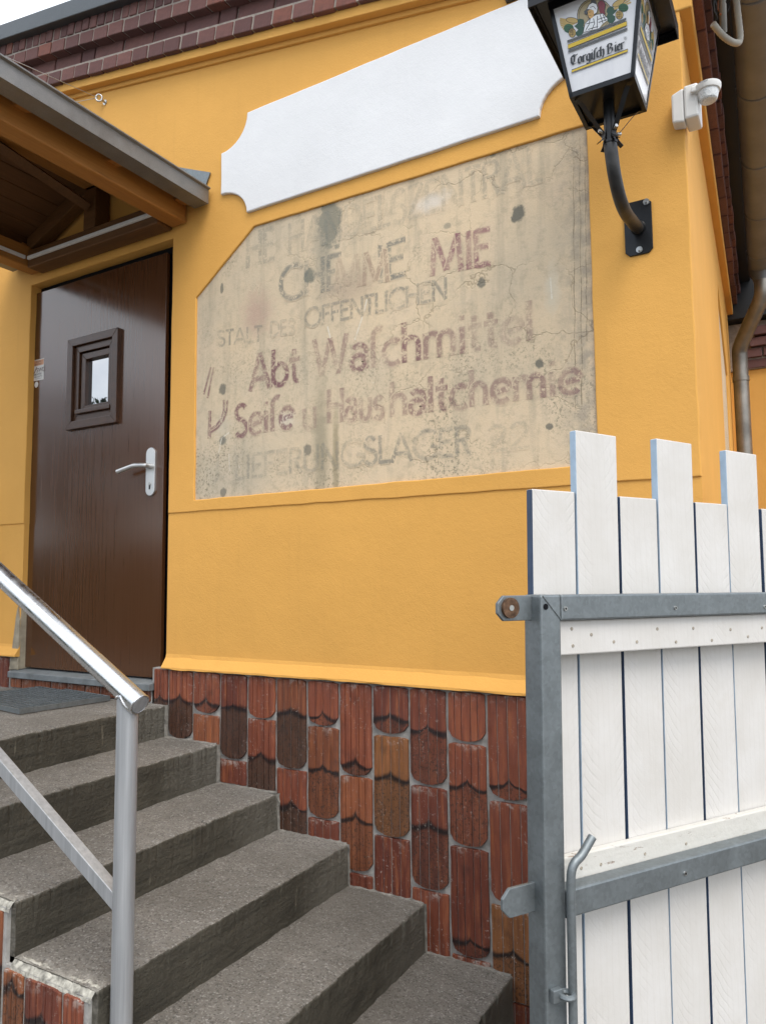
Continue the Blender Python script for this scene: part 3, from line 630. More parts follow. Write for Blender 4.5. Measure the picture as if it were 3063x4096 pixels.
WARM = {(6, 1): .25, (8, 1): .75, (11, 2): .8, (5, 0): .2, (7, 1): .25, (2, 1): .3}
for c, l in rows.items():
    for i, (a, b, rd, ar, dk) in enumerate(l): tile(cols[c], cols[c+1], a, b, rd, ar, dk, WARM.get((c, i), 0), parent=plinth, flip=(c % 3 == 1))

lp = box('plinth', -6.5, -3.785, .0, .075, -.05, 1.097, M['tile_mortar'], B, 0)
for i in range(6): tile(-3.79-.157*(i+1), -3.79-.157*i, TZ, .93, False, .1 if i % 2 else 0, .7, parent=lp)
# ------------------------------------------------------------------ side wall, its eaves, and the wing beyond
def side(s, off, z): p = SC + SD*s + SN*off; return Vector((p.x, p.y, z))
def side_px(u, v, off=0): p = onP(u, v, SC+SN*off, SN); return (p-SC).dot(SD), p.z
SM = Matrix(((SD.x, SN.x, 0, SC.x), (SD.y, SN.y, 0, SC.y), (0, 0, 1, 0), (0, 0, 0, 1)))   # (s, off, z)
SL_END = 3.45
pl_ = [side_px(2859, 1067), side_px(2867, 1200), side_px(2903, 1800), side_px(2924, 1800), side_px(2899, 1327)]
s0_ = max(.5, sum(p[0] for p in pl_[1:3])/2); s1_ = max(s0_+.3, sum(p[0] for p in pl_[3:5])/2); zt_ = pl_[0][1]
SIDE_PANEL = (s0_, s1_, zt_)
def side_plate(name, outer, holes, off_front, depth, m, parent, bev=.004):
    o = plate(name, outer, holes, 0, depth, m, parent, bev)    # front at local y=0 facing -y, x = s
    # local x -> SD, local y (inwards) -> -SN
    o.data.transform(Matrix(((SD.x, -SN.x, 0, SC.x+SN.x*off_front), (SD.y, -SN.y, 0, SC.y+SN.y*off_front), (0, 0, 1, 0), (0, 0, 0, 1))))
    return o
side_plate('side_wall', resample([(.014, 1.10), (SL_END, 1.10), (SL_END, 3.40), (.014, 3.45)], .05, .001), [[(s0_, 1.95), (s1_, 1.95), (s1_, zt_-.35), (s0_+.12, zt_), (s0_, zt_-.12)]], 0, .09, M['stucco'], B, .006)
bmobj('side_panel', boxbm(s0_-.05, s1_+.05, -.09, -.012, 1.9, zt_+.05, 0, M=SM), M['panel'], B)
bmobj('side_plinth', boxbm(.0, SL_END, -.1, -.002, -.05, 1.098, 0, M=SM), M['tile_mortar'], B)
bmobj('eaves_ledge', boxbm(-.004, SL_END, -.1, .038, 3.385, 3.455, .005, M=SM), M['stucco'], B)
eav = bmobj('eaves_corbel', boxbm(.02, SL_END, -.1, .03, 3.44, 3.62, 0, M=SM), M['mortar'], B)
def side_bricks(L, H, off, z, s_a, s_b, jt=.011):
    s = s_a; i = 0
    while s < s_b:
        key = ('s', L, H, i % 3)
        if key not in BM:
            b = boxbm(-L/2, L/2, -.11, 0, -H/2, H/2, .004, 2)
            for v in b.verts: v.co += noise.noise_vector(v.co*24+Vector((i*7, 9, 0)))*.003
            me = bpy.data.meshes.new('brick'); b.to_mesh(me); b.free(); me.materials.append(M['brick']); BM[key] = me
        o = bpy.data.objects.new('brick', BM[key]); link(o, eav); p = side(s+L/2, off+random.uniform(-.003, .003), z+H/2)
        o.matrix_world = Matrix.Translation(p) @ SM.to_3x3().to_4x4(); s += L+jt; i += 1
side_bricks(.212, .062, .0715, 3.459, .02, SL_END-.1); side_bricks(.104, .062, .093, 3.531, .02, SL_END-.1)
bmobj('eaves_board', boxbm(.0, SL_END+.2, -.1, .16, 3.61, 3.66, .003, M=SM), M['fascia'], B)
bmobj('roof_edge', boxbm(.0, SL_END+.2, -.6, .17, 3.662, 3.70, .003, M=SM), M['coping'], B)
# wing across the far end
WY = 3.42
wing = box('wing_wall', -1.2, 3.2, WY, WY+.3, 0, 2.99, M['stucco'], B, .004)
wc = box('wing_cornice', -1.2, 3.2, WY-.02, WY+.3, 2.992, 3.34, M['mortar'], B, 0)
for r, (z, L, y) in enumerate(((2.995, .212, -.03), (3.07, .104, -.05), (3.145, .212, -.07), (3.22, .104, -.09))):
    x = -.36+r*.03
    while x < 2.2:
        key = ('w', L)
        if key not in BM: BM[key] = brick_mesh(L, .062, .1, 2)
        o = bpy.data.objects.new('brick', BM[key]); link(o, wc); o.matrix_world = Matrix.Translation((x+L/2, WY+y, z+.033)); x += L+.011
box('wing_coping', -1.2, 3.2, WY-.13, WY+.3, 3.345, 3.85, M['fascia'], B, .004)

# rain gutter with down pipe along the side eaves
G = empty('rain_gutter', side(1.5, .23, 3.5), 'brown half round rain gutter with grey down pipe beside the ochre side wall', 'gutter')
gb = bmesh.new(); rr = .078; n = 14; ns = 24; GZ = 3.585; GO = .232; prev = None
for i in range(ns+1):
    s = -.1+(3.05+.1)*i/ns; ring = []
    for k in range(n+1):
        a = PI+PI*k/n; ring.append(gb.verts.new(side(s, GO+rr*math.cos(a), GZ+rr*math.sin(a)*1.0)))
    if prev:
        for k in range(n): gb.faces.new((prev[k], prev[k+1], ring[k+1], ring[k]))
    prev = ring
go_ = bmobj('trough', gb, M['gutter'], G, False, True); sm_ = go_.modifiers.new('thickness', 'SOLIDIFY'); sm_.thickness = .003
for s in (.25, .85, 1.45, 2.05, 2.65): tube('bracket', [side(s, GO+(rr+.003)*math.cos(PI+PI*k/12), GZ+(rr+.003)*math.sin(PI+PI*k/12)) for k in range(13)], .005, M['gutter'], G, 6)
tube('lip', [side(-.1+3.15*i/8, GO+rr, GZ+.004) for i in range(9)], .008, M['gutter'], G, 8)
so, zo = 2.9, GZ-rr
DP = [side(so, GO, zo+.01), side(so, GO, zo-.10), side(so+.02, GO-.01, zo-.16), side(so+.09, GO-.06, zo-.25), side(so+.17, GO-.11, zo-.33), side(so+.24, .075, zo-.42), side(so+.26, .07, zo-.5), side(so+.26, .07, zo-.7)]
def smooth_path(P, k=6):
    o = []
    for i in range(len(P)-1):
        p0, p1, p2, p3 = P[max(i-1, 0)], P[i], P[i+1], P[min(i+2, len(P)-1)]
        for j in range(k):
            t = j/k; o.append(.5*((2*p1)+(p2-p0)*t+(2*p0-5*p1+4*p2-p3)*t*t+(3*p1-p0-3*p2+p3)*t**3))
    return o+[P[-1]]
dp = tube('down_pipe', smooth_path([Vector(p) for p in DP])+[side(so+.26, .07, 0)], .05, M['pipe'], G, 20)
for z in (zo-.62, 1.6, .4): tube('pipe_collar', [side(so+.26, .07, z), side(so+.26, .07, z-.035)], .0545, M['pipe'], G, 20)
tube('outlet', [side(so, GO, zo+.03), side(so, GO, zo-.05)], [.07, .053], M['gutter'], G, 20)
# cable bundle under the eaves
K = empty('cable_bundle', side(.1, .12, 3.5), 'black cables tied to a grey conduit hanging from the side eaves', 'cables')
tube('conduit', [side(.02, .135, 3.62), side(.10, .13, 3.50), side(.18, .125, 3.385)], .012, M['pipe'], K, 12)
def wig(a, b, n, amp, seed): return [Vector(a).lerp(Vector(b), i/n)+noise.noise_vector(Vector((i*.6, seed, 0)))*amp for i in range(n+1)]
for i in range(5): tube('cable', wig(side(.03, .10+.01*i, 3.61), side(.15, .10+.009*i, 3.42), 14, .022, i*3.3), .0035, M['copper'] if i == 2 else M['cable'], K, 6)
for z in (3.55, 3.46): tube('cable_tie', [side(.09+(3.55-z)*.8, .125, z)+Vector((.022*math.cos(a), .0, .022*math.sin(a))) for a in [2*PI*k/12 for k in range(12)]], .002, M['cable'], K, 5, closed=True)
K2 = empty('corrugated_conduit', side(.2, .16, 3.45), 'cream corrugated conduit loop hanging below the cables', 'conduit')
cp = smooth_path([Vector(side(.10, .165, 3.55)), Vector(side(.19, .172, 3.45)), Vector(side(.235, .175, 3.385)), Vector(side(.22, .16, 3.362)), Vector(side(.18, .125, 3.372)), Vector(side(.13, .095, 3.395))], 10)
tube('hose', cp, [.0105+.0011*(i % 2) for i in range(len(cp))], M['conduit'], K2, 12)

# ------------------------------------------------------------------ door (part of the building)
DX0, DX1, DZ0, DZ1, DY = -3.738, -2.690, 1.042, 3.130, .036
WX0, WX1, WZ0, WZ1 = -3.404, -3.011, 2.306, 2.800
door = plate('door', [(DX0, DZ0), (DX1, DZ0), (DX1, DZ1), (DX0, DZ1)], [[(WX0+.03, WZ0+.03), (WX1-.03, WZ0+.03), (WX1-.03, WZ1-.03), (WX0+.03, WZ1-.03)]], DY, .022, M['door'], B, .002)
door['label'] = 'dark brown varnished door with a small square window'
def rect_frame(name, x0, x1, z0, z1, wdt, y0, y1, m, parent, parts=True):
    for a, b, c, d in ((x0, x1, z1-wdt, z1), (x0, x1, z0, z0+wdt)): prism(name, [(a, c if d == z1 else c), (b, c), (b-(wdt if d != z1 else 0), d), (a+(wdt if d != z1 else 0), d)] if d != z1 else [(a+wdt, c), (b-wdt, c), (b, d), (a, d)], 'Y', y0, y1, m, parent, bev=.002)
    for a, b, sgn in ((x0, x0+wdt, 1), (x1-wdt, x1, -1)):
        q = [(a, z0+(0 if sgn > 0 else wdt)), (b, z0+(wdt if sgn > 0 else 0)), (b, z1-(wdt if sgn > 0 else 0)), (a, z1-(0 if sgn > 0 else wdt))]
        prism(name, q, 'Y', y0, y1, m, parent, bev=.002)
rect_frame('window_moulding', WX0, WX1, WZ0, WZ1, .042, DY-.022, DY+.008, M['door_trim'], door)
rect_frame('window_casing', WX0+.044, WX1-.044, WZ0+.044, WZ1-.044, .034, DY-.006, DY+.02, M['door_trim'], door)
rect_frame('window_sash', WX0+.085, WX1-.062, WZ0+.09, WZ1-.085, .034, DY+.004, DY+.034, M['door_trim'], door)
box('window_pane', WX0+.1, WX1-.08, DY+.026, DY+.032, WZ0+.1, WZ1-.1, M['glass'], door, 0)
box('weather_bar', WX0+.075, WX1-.05, DY-.024, DY+.02, WZ0+.078, WZ0+.1, M['door_trim'], door, .003)
hx = -2.770
prism('handle_plate', [(hx+.031*math.cos(a)*1, 2.035+(.088 if math.sin(a) >= 0 else -.088)+.031*math.sin(a)) for a in [2*PI*k/32 for k in range(32)]], 'Y', DY-.010, DY+.001, M['satin'], door, bev=.002)
tube('lever', [(hx, DY-.005, 2.062), (hx, DY-.045, 2.062), (hx-.012, DY-.053, 2.062), (hx-.06, DY-.055, 2.064), (hx-.072, DY-.055, 2.063), (hx-.18, DY-.055, 2.043)], .0112, M['satin'], door, 14)
tube('lever_collar', [(hx, DY-.009, 2.062), (hx, DY-.018, 2.062)], .015, M['satin'], door, 16)
tube('keyhole', [(hx-.002, DY-.0095, 1.975), (hx-.002, DY-.0125, 1.975)], .0085, M['chrome'], door, 16); box('keyhole', hx-.005, hx+.001, DY-.0128, DY-.0095, 1.948, 1.97, M['dark'], door, 0)
for hz_ in (2.905, 2.505, 1.37):
    h = tube('hinge', [(DX0+.006, DY-.008, hz_-.045), (DX0+.006, DY-.008, hz_+.045)], .008, M['satin'], door, 10)
# door frame: dark gap round the leaf
box('door_frame', DX0-.02, -2.58, .064, .10, DZ1+.002, 3.2, M['dark'], B, 0); box('door_frame', DX1+.002, -2.58, .064, .10, 1.0, DZ1, M['dark'], B, 0)
# stickers
def text_mesh(txt, size, m, parent, loc, name, ex=0, bold=0):
    cu = bpy.data.curves.new('tmp', 'FONT'); cu.body = txt; cu.size = size; cu.offset = bold; cu.align_x = 'LEFT'
    t = bpy.data.objects.new('tmp', cu); col.objects.link(t); me = bpy.data.meshes.new_from_object(t.evaluated_get(bpy.context.evaluated_depsgraph_get()))
    bpy.data.objects.remove(t); bpy.data.curves.remove(cu)
    me.transform(Matrix(((1, 0, 0, loc[0]), (0, 0, -1, loc[1]), (0, 1, 0, loc[2]), (0, 0, 0, 1)))); return me
def join_meshes(name, items, parent):
    vs, fs, mi, ms = [], [], [], []
    for me, m in items:
        if m not in ms: ms.append(m)
        k = len(vs); vs += [tuple(v.co) for v in me.vertices]
        for p in me.polygons: fs.append([k+i for i in p.vertices]); mi.append(ms.index(m))
    return mesh(name, vs, fs, ms, parent, mi=mi)
def flat(pts, y):
    me = bpy.data.meshes.new('tmp'); me.from_pydata([(p[0], y, p[1]) for p in pts], [], [list(range(len(pts)))]); return me
def rectp(x0, x1, z0, z1): return [(x0, z0), (x1, z0), (x1, z1), (x0, z1)]
sx0, sx1, sz0, sz1 = -3.722, -3.630, 2.622, 2.742; sy = DY-.0006
it = [(flat(rectp(sx0, sx1, sz0, sz1), sy), M['sticker']), (flat(rectp(sx0+.003, sx1-.003, sz1-.035, sz1-.004), sy-.0003), M['sticker_orange'])]
for tx, x, z, s, m, b in [('Objekt', sx0+.02, sz1-.017, .016, 'sticker_brown', 0), ('gesichert', sx0+.012, sz1-.031, .016, 'sticker_brown', 0), ('SWD', sx0+.028, sz0+.047, .034, 'sticker_brown', .0006), ('Security', sx0+.004, sz0+.031, .0215, 'sticker_ink', .0002), ('0800 4009710', sx0+.010, sz0+.017, .012, 'sticker_ink', 0)]:
    it.append((text_mesh(tx, s, None, None, (x, sy-.0006, z), 't', 0, b), M[m]))
it += [(flat(rectp(sx0+.02, sx0+.075, sz0+.0085, sz0+.0105), sy-.0005), M['sticker_ink'])]
it += [(flat([(sx0+.004, sz0+.045), (sx0+.012, sz0+.045), (sx0+.034, sz0+.078), (sx0+.026, sz0+.078)], sy-.0005), M['sticker_brown'])]
st = join_meshes('sticker', it, door); st['label'] = 'small white and orange security sticker'
join_meshes('round_sticker', [(flat([(-3.692+.017*math.cos(2*PI*k/24), 2.600+.017*math.sin(2*PI*k/24)) for k in range(24)], sy), M['sticker'])], door)
# sill, bare render at the jamb, small tiles under the sill
prism('door_sill', [(.07, 1.036), (-.035, 1.024), (-.035, .992), (.07, .992)], 'X', -3.76, -2.685, M['sill'], B, bev=.003)
ua = box('sill_riser', -3.78, -2.69, .0, .07, .9, .992, M['tile_mortar'], B, 0)
x = -3.775
for i, (wd, dk) in enumerate([(.1, 0), (.115, 0), (.125, 1), (.13, 0), (.14, 0), (.11, 1), (.13, 0), (.12, 0), (.1, 0)]):
    tile(x, min(x+wd, -2.69), .988, .938, False, .001 if dk else 0, 1 if dk else 0, .25, parent=ua, flip=not dk); x += wd
    if x > -2.74: break
jb = plate('bare_jamb', resample([(-3.80, 1.03), (-3.718, 1.03), (-3.718, 1.30), (-3.735, 1.37), (-3.76, 1.24), (-3.775, 1.12)], .02, .004, 2), [], -.004, .012, M['crackgrey'], B, .002)
mesh('jamb_render', [(-3.7135, .003, 1.035), (-3.7135, .06, 1.035), (-3.7135, .06, 1.36), (-3.7135, .003, 1.42)], [(0, 1, 2, 3)], M['crackgrey'], B)
box('wall_pilaster', -6.4, -4.065, -.06, .0, 1.10, 2.05, M['stucco'], B, .006)

# ------------------------------------------------------------------ steps
ST = empty('entrance_steps', (-1.9, -.6, 0), 'grey concrete steps with tiled side climbing along the wall to the door', 'steps')
NX = [-.946, -1.276, -1.606, -1.946, -2.28, -2.599]; NZ = [.160, .328, .481, .6275, .790, .934]; YO = -1.175
def step_profile(x0, x1, z0, z1, r=.009):
    o = [(x0, z0), (x0, z1)] ; o = [(x1, z0)]
    o += [(x1, z0+(z1-z0)*k/6) for k in range(1, 6)]
    o += [(x1-r+r*math.cos(a), z1-r+r*math.sin(a)) for a in [PI/2*k/4 for k in range(5)]]
    m = 8; o += [(x1-r+(x0-x1+r)*k/m, z1) for k in range(1, m)]
    return o+[(x0, z1), (x0, z0)]
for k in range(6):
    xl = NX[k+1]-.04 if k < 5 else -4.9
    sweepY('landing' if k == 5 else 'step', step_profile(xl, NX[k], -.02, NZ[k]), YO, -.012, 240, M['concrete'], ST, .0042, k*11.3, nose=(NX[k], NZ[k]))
# tiled outer side of the steps
def side_face(name, poly, y0, y1, m, parent): return prism(name, poly, 'Y', y0, y1, m, parent)
body = [(-4.9, -.02), (NX[0]-.02, -.02)]
for k in range(6):
    body += [(NX[k]-.02, NZ[k]-.016)]
    if k < 5: body += [(NX[k+1]-.02, NZ[k]-.016)]
body += [(-4.9, NZ[5]-.016)]
cl = side_face('side_cladding', body, YO-.012, YO+.002, M['tile_mortar'], ST)
SEG = [(NX[k+1] if k < 5 else -4.4, NX[k], NZ[k]) for k in range(6)]
for k, (xa, xb, zt) in enumerate(SEG):
    x = xb-.03
    wds = [.083, .157, .157] if k == 2 else None; i = 0
    while x > xa+.0:
        wd = wds[i % 3] if wds else .158
        x2 = max(x-wd, xa-.024 if k < 5 else xa); z = zt-.022; j = 0
        while z > .03:
            ln = random.choice((.1, .17, .33)) if j == 0 else .345
            if k == 2 and j == 0: ln = (.33, .33, .165)[i % 3]
            zz = max(.0, z-ln); tile(x2, x, z, zz, zz > .02 and ln > .12, ((.001, .085, .02)[i % 3] if k == 2 and j == 0 else random.choice((0, .09, .13)) if ln > .12 else 0), (.97, .9, .35)[i % 3] if k == 2 else .8, (0, 0, .45)[i % 3] if k == 2 else random.choice((0, 0, .3)), yb=YO-.020, parent=cl, flip=bool(i % 2)); z = zz-.008; j += 1
        x = x2; i += 1
# mortar lip along the outer edge of the treads
for k, (xa, xb, zt) in enumerate(SEG):
    b = bmesh.new(); n = 70; prev = None
    for i in range(n+1):
        x = xb-.008+(xa-xb+.01)*i/n; e = noise.noise(Vector((x*34, k, 0)))*.007+noise.noise(Vector((x*110, k, 3)))*.005; r = [b.verts.new(p) for p in ((x, YO-.015, zt-.026), (x, YO-.011+e*.7, zt-.014+e*.5), (x, YO+.001+e*.8, zt-.002+e*.25), (x, YO+.016+e*2.2, zt+.0012+e*.1), (x, YO+.03+e*2, zt-.006))]
        if prev:
            for j in range(4): b.faces.new((prev[j], prev[j+1], r[j+1], r[j]))
        prev = r
    bmesh.ops.recalc_face_normals(b, faces=b.faces); bmobj('mortar_lip', b, M['lip_mortar'], ST)
# mortar fillets where the risers meet the plinth
for k in range(1, 6):
    b = bmesh.new(); prev = None
    for i in range(9):
        z = NZ[k-1]+(NZ[k]-NZ[k-1])*i/8; e = noise.noise(Vector((k*9, z*40, 0)))*.008; r = [b.verts.new(p) for p in ((NX[k]+.010+e*.8, -.004, z), (NX[k]+.006+e*.6, -.014, z), (NX[k]-.004, -.02+e*.7, z))]
        if prev:
            for j in range(2): b.faces.new((prev[j], prev[j+1], r[j+1], r[j]))
        prev = r
    bmobj('mortar_fillet', b, M['concrete_mortar'], ST)
for k in range(5):
    b = bmesh.new(); prev = None; n = 18
    for i in range(n+1):
        x = NX[k]-.006+(NX[k+1]-NX[k]+.012)*i/n; e = noise.noise(Vector((x*30, 8, k)))*.008; r = [b.verts.new(p) for p in ((x, -.004, NZ[k]+.004+e), (x, -.014, NZ[k]+.003+e*.5), (x, -.022+e, NZ[k]-.001))]
        if prev:
            for j in range(2): b.faces.new((prev[j], prev[j+1], r[j+1], r[j]))
        prev = r
    bmobj('mortar_fillet', b, M['concrete_mortar'], ST)

# ------------------------------------------------------------------ handrail
HX, HY, HR = -1.568, -1.132, .0275
H = empty('handrail', (HX, HY, NZ[1]), 'round aluminium handrail with flat lower bar beside the concrete steps', 'handrail')
SLP = .553; zr = lambda x: 1.193+(-1.530-x)*SLP
HYx = HY
tube('post', [(HX, HYx, NZ[1]), (HX, HYx, zr(HX)-.006)], HR, M['alu_dull'], H, 28)
tube('post', [(-2.72, HYx, NZ[5]), (-2.72, HYx, zr(-2.72)-.006)], HR, M['alu_dull'], H, 28)
x_end = HX+.045
tube('top_rail', [(x_end, HYx, zr(x_end)), (-2.80, HYx, zr(-2.80))], HR+.0005, M['alu'], H, 32)
d_ = Vector((1, 0, -SLP)).normalized(); pe = Vector((x_end, HYx, zr(x_end)))
tube('end_cap', [pe-d_*.001, pe+d_*.0025], [HR-.003, HR-.004], M['alu_dull'], H, 24)
x_, y_ = frame_basis(d_)
tube('weld_bead', [pe+(x_*math.cos(a)+y_*math.sin(a))*(HR-.001) for a in [2*PI*k/40 for k in range(40)]], [.0022+.0006*(k % 2) for k in range(40)], M['alu'], H, 6, closed=True)
wb = []
for k in range(33):
    a = 2*PI*k/33; xx = HX+HR*math.cos(a); yy = HYx+HR*math.sin(a); dy = yy-HYx; h = math.sqrt(max(HR*HR-dy*dy, 0)); wb.append((HX+(HR+.001)*math.cos(a), HYx+(HR+.001)*math.sin(a), zr(xx)-h*math.sqrt(1+SLP*SLP)-.001))
tube('weld_bead', wb, [.003+.0008*(k % 2) for k in range(33)], M['alu'], H, 6, closed=True)
z2 = lambda x: .655+(HX-x)*.56
def sloped_bar(name, x0, x1, y0, y1, hh, m, parent):
    prism(name, [(x0, z2(x0)), (x1, z2(x1)), (x1, z2(x1)+hh), (x0, z2(x0)+hh)], 'Y', y0, y1, m, parent, bev=.0015)
sloped_bar('lower_bar', HX-HR+.004, -2.72+HR-.004, HYx-.016, HYx+.016, .044, M['alu_dull'], H)
tube('foot_plate', [(HX, HYx, NZ[1]), (HX, HYx, NZ[1]+.006)], .042, M['alu_dull'], H, 28); tube('foot_plate', [(-2.72, HYx, NZ[5]), (-2.72, HYx, NZ[5]+.006)], .05, M['alu_dull'], H, 28)

# ------------------------------------------------------------------ foot grate
GR = empty('foot_scraper_grate', (-3.24, -.235, NZ[5]+.004), 'galvanized wire mesh foot grate lying on the landing before the door', 'door mat', rotz=-math.radians(8))
gw, gd, gh = .30, .215, .022
for a, b, c, d in ((-gw, gw, -gd, -gd+.004), (-gw, gw, gd-.004, gd), (-gw, -gw+.004, -gd+.004, gd-.004), (gw-.004, gw, -gd+.004, gd-.004)): box('grate_frame', a, b, c, d, 0, gh, M['galvanized'], GR, .0008, True)
bb = bmesh.new()
for i in range(1, 14): boxbm(-gw+.004, gw-.004, -gd+i*2*gd/14-.0012, -gd+i*2*gd/14+.0012, .003, gh-.001, 0, bm=bb)
for i in range(1, 19): boxbm(-gw+i*2*gw/19-.001, -gw+i*2*gw/19+.001, -gd+.004, gd-.004, gh-.009, gh-.003, 0, bm=bb)
o = bmobj('grate_bars', bb, M['galvanized'], GR, True); o['kind'] = 'stuff'

# ------------------------------------------------------------------ canopy over the door
C = empty('door_canopy', (-3.11, -.7, 3.2), 'small gabled timber canopy with zinc box gutter over the brown door', 'canopy')
CXM, YF = -3.11, -1.5
PB = onY(748, 894, -.005); PT = onY(751, 852, -.005)
pz0, pz1, pxr = PB.z, PT.z+.03, PB.x
PZ0 = 3.205
tanp = .43
roofz = lambda x: 3.362+ (abs(-2.375-CXM)-abs(x-CXM))*tanp      # top skin
bw = .095
box('eaves_beam', pxr-bw, pxr, YF, -.006, pz0, pz0+.115, M['beamY'], C, .007)
box('eaves_beam', 2*CXM-pxr, 2*CXM-pxr+bw, YF, -.006, pz0, pz0+.115, M['beamY'], C, .007)
box('wall_beam', 2*CXM-pxr+bw+.002, pxr-bw-.002, -.10, -.006, pz0-.012, pz0+.085, M['beamX'], C, .006)
rz = roofz(CXM)-.10
for yy in (-.008,):
    y1 = yy if yy > -.5 else yy+.09
    box('king_post', CXM-.045, CXM+.045, y1-.09, y1-.002, pz0+.086, rz-.06, M['beamX'], C, .004)
    for sgn in (-1, 1):
        xa, xb = CXM+sgn*.047, CXM+sgn*(pxr-CXM-.06); z = lambda x: roofz(x)-.062
        prism('rafter', [(xa, z(xa)-.085), (xb, max(z(xb)-.085, pz0+.09)), (xb, z(xb)), (xa, z(xa))], 'Y', y1-.075, y1-.01, M['beamX'], C, bev=.003)
box('ridge_beam', CXM-.04, CXM+.04, YF, -.1, rz-.055, rz+.05, M['beamY'], C, .004)
for sgn in (-1, 1):
    for yk in (-.03, -.42, -.85):
        xa, xb = CXM+sgn*(pxr-CXM-.03), CXM+sgn*(pxr-CXM+.115)
        prism('rafter_tail', [(xa, roofz(xa)-.13), (xb, roofz(xb)-.105), (xb, roofz(xb)-.062), (xa, roofz(xa)-.062)], 'Y', yk-.06, yk, M['beamY'], C, bev=.003)
    n = 8; ex = -2.40-CXM
    for i in range(n):
        a, b = sgn*(.012+(ex-.012)*i/n)+CXM, sgn*(.012+(ex-.012)*(i+1)/n-.004)+CXM
        prism('roof_board', [(a, roofz(a)-.058), (b, roofz(b)-.058), (b, roofz(b)-.034), (a, roofz(a)-.034)], 'Y', YF-.05, -.004, M['plank'], C, bev=.002)
    a, b = CXM, CXM+sgn*(-2.378-CXM)
    prism('roof_sheet', [(a, roofz(a)-.030), (b, roofz(b)-.030), (b, roofz(b)-.018), (a, roofz(a)-.018)], 'Y', YF-.06, -.004, M['coping'], C)
pb = [(CXM+.05, rz-.06), (CXM+.012, rz-.06)]
tube('brace', [(CXM, -.11, rz-.16), (CXM-.02, -.75, rz-.05)], .03, M['beamX'], C, 4)
# box gutter along the right eave, flashing at the wall
gx0, gx1, gz0, gz1 = -2.452, -2.363, 3.268, 3.335
for sgn in (1, -1):
    f = (lambda x: x) if sgn > 0 else (lambda x: 2*CXM-x)
    pr = [(f(gx0), gz1+.03), (f(gx0), gz0), (f(gx1), gz0), (f(gx1), gz1), (f(gx1+.012), gz1+.004), (f(gx1+.012), gz1+.010), (f(gx1-.003), gz1+.008), (f(gx1-.003), gz0+.003), (f(gx0+.003), gz0+.003), (f(gx0+.003), gz1+.03)]
    ga = prism('box_gutter', pr, 'Y', YF-.08, -.02, M['zinc'], C)
    prism('gutter_end', [(f(gx0+.004), gz0+.004), (f(gx1-.004), gz0+.004), (f(gx1-.004), gz1), (f(gx0+.004), gz1)], 'Y', -.028, -.021, M['zinc'], C)
fl = [onY(*p, -.008) for p in ((450+880/3.676, 600+230/3.676), (842, 690), (450+1372/3.676, 600+525/3.676))]
prism('flashing', [(-2.72, fl[0].z+.04), (fl[1].x, fl[1].z), (fl[2].x, fl[2].z), (-2.72, fl[2].z+.10)], 'Y', -.010, -.004, M['galvanized'], C)
# light strip in an aluminium channel round the inside of the beams
box('light_strip', pxr-bw-.016, pxr-bw-.002, YF+.03, -.12, pz0+.03, pz0+.048, M['plastic'], C, .002); box('light_strip', 2*CXM-pxr+bw+.002, 2*CXM-pxr+bw+.016, YF+.03, -.12, pz0+.03, pz0+.048, M['plastic'], C, .002)
box('light_strip', 2*CXM-pxr+bw+.02, pxr-bw-.02, -.116, -.102, pz0+.026, pz0+.044, M['plastic'], C, .002)

# eye bolt with stay wires
EB = onY(410, 398, -.02)
E_ = empty('eye_bolt', (EB.x, 0, EB.z), 'shiny steel eye bolt in the ochre wall holding two thin stay wires', 'eye bolt')
tube('ring', [(EB.x-.008+.014*math.cos(a)*.9, -.034+.016*math.cos(a)*.6, EB.z+.004+.019*math.sin(a)) for a in [2*PI*k/24 for k in range(24)]], .0042, M['chrome'], E_, 10, closed=True)
tube('shank', [(EB.x, .002, EB.z-.006), (EB.x-.004, -.028, EB.z-.002)], .006, M['chrome'], E_, 12); tube('washer', [(EB.x, .0, EB.z-.006), (EB.x, -.004, EB.z-.006)], .014, M['chrome'], E_, 16)
for q in (Vector((-3.95, -1.3, roofz(-3.8)+.35)), Vector((-2.45, -1.45, roofz(-2.45)))):
    pass
w1 = onP(43, 235, Vector((0, -.45, 0)), Vector((0, 1, 0))); w2 = onP(300, 409, Vector((0, -.12, 0)), Vector((0, 1, 0)))
a = Vector((EB.x-.014, -.035, EB.z+.006))
for wpt in (w1, w2):
    dd = (wpt-a); tube('stay_wire', [a, a+dd*1.0, a+dd*1.25 if wpt is w2 else a+dd*1.6], .0015, M['chrome'], E_, 6)

# ------------------------------------------------------------------ wall lantern
LX, LY, LZB, LB, LZP, LP, LW = -.451, -.35, 2.910, .091, 3.176, .131, .181
L = empty('wall_lantern', (-.444, 0, 2.67), 'black four sided wall lantern with white printed panes on a curved black arm', 'lantern')
pc = [onY(2490, 832), onY(2515, 797), onY(2590, 797), onY(2605, 812), onY(2612, 965), onY(2597, 997), onY(2527, 1030), onY(2503, 1008)]
px0, px1, pz0_, pz1_ = -.487, -.398, 2.578, 2.765; ch = .014
prism('wall_plate', [(px0+ch, pz0_), (px1-ch, pz0_), (px1, pz0_+ch), (px1, pz1_-ch), (px1-ch, pz1_), (px0+ch, pz1_), (px0, pz1_-ch), (px0, pz0_+ch)], 'Y', -.007, .001, M['black'], L, bev=.0012)
for q in ((-.413, 2.752), (-.441, 2.593)):
    tube('bolt', [(q[0], -.006, q[1]), (q[0], -.012, q[1])], .0105, M['chrome'], L, 18); tube('bolt', [(q[0], -.012, q[1]), (q[0], -.019, q[1])], .0072, M['chrome'], L, 6)
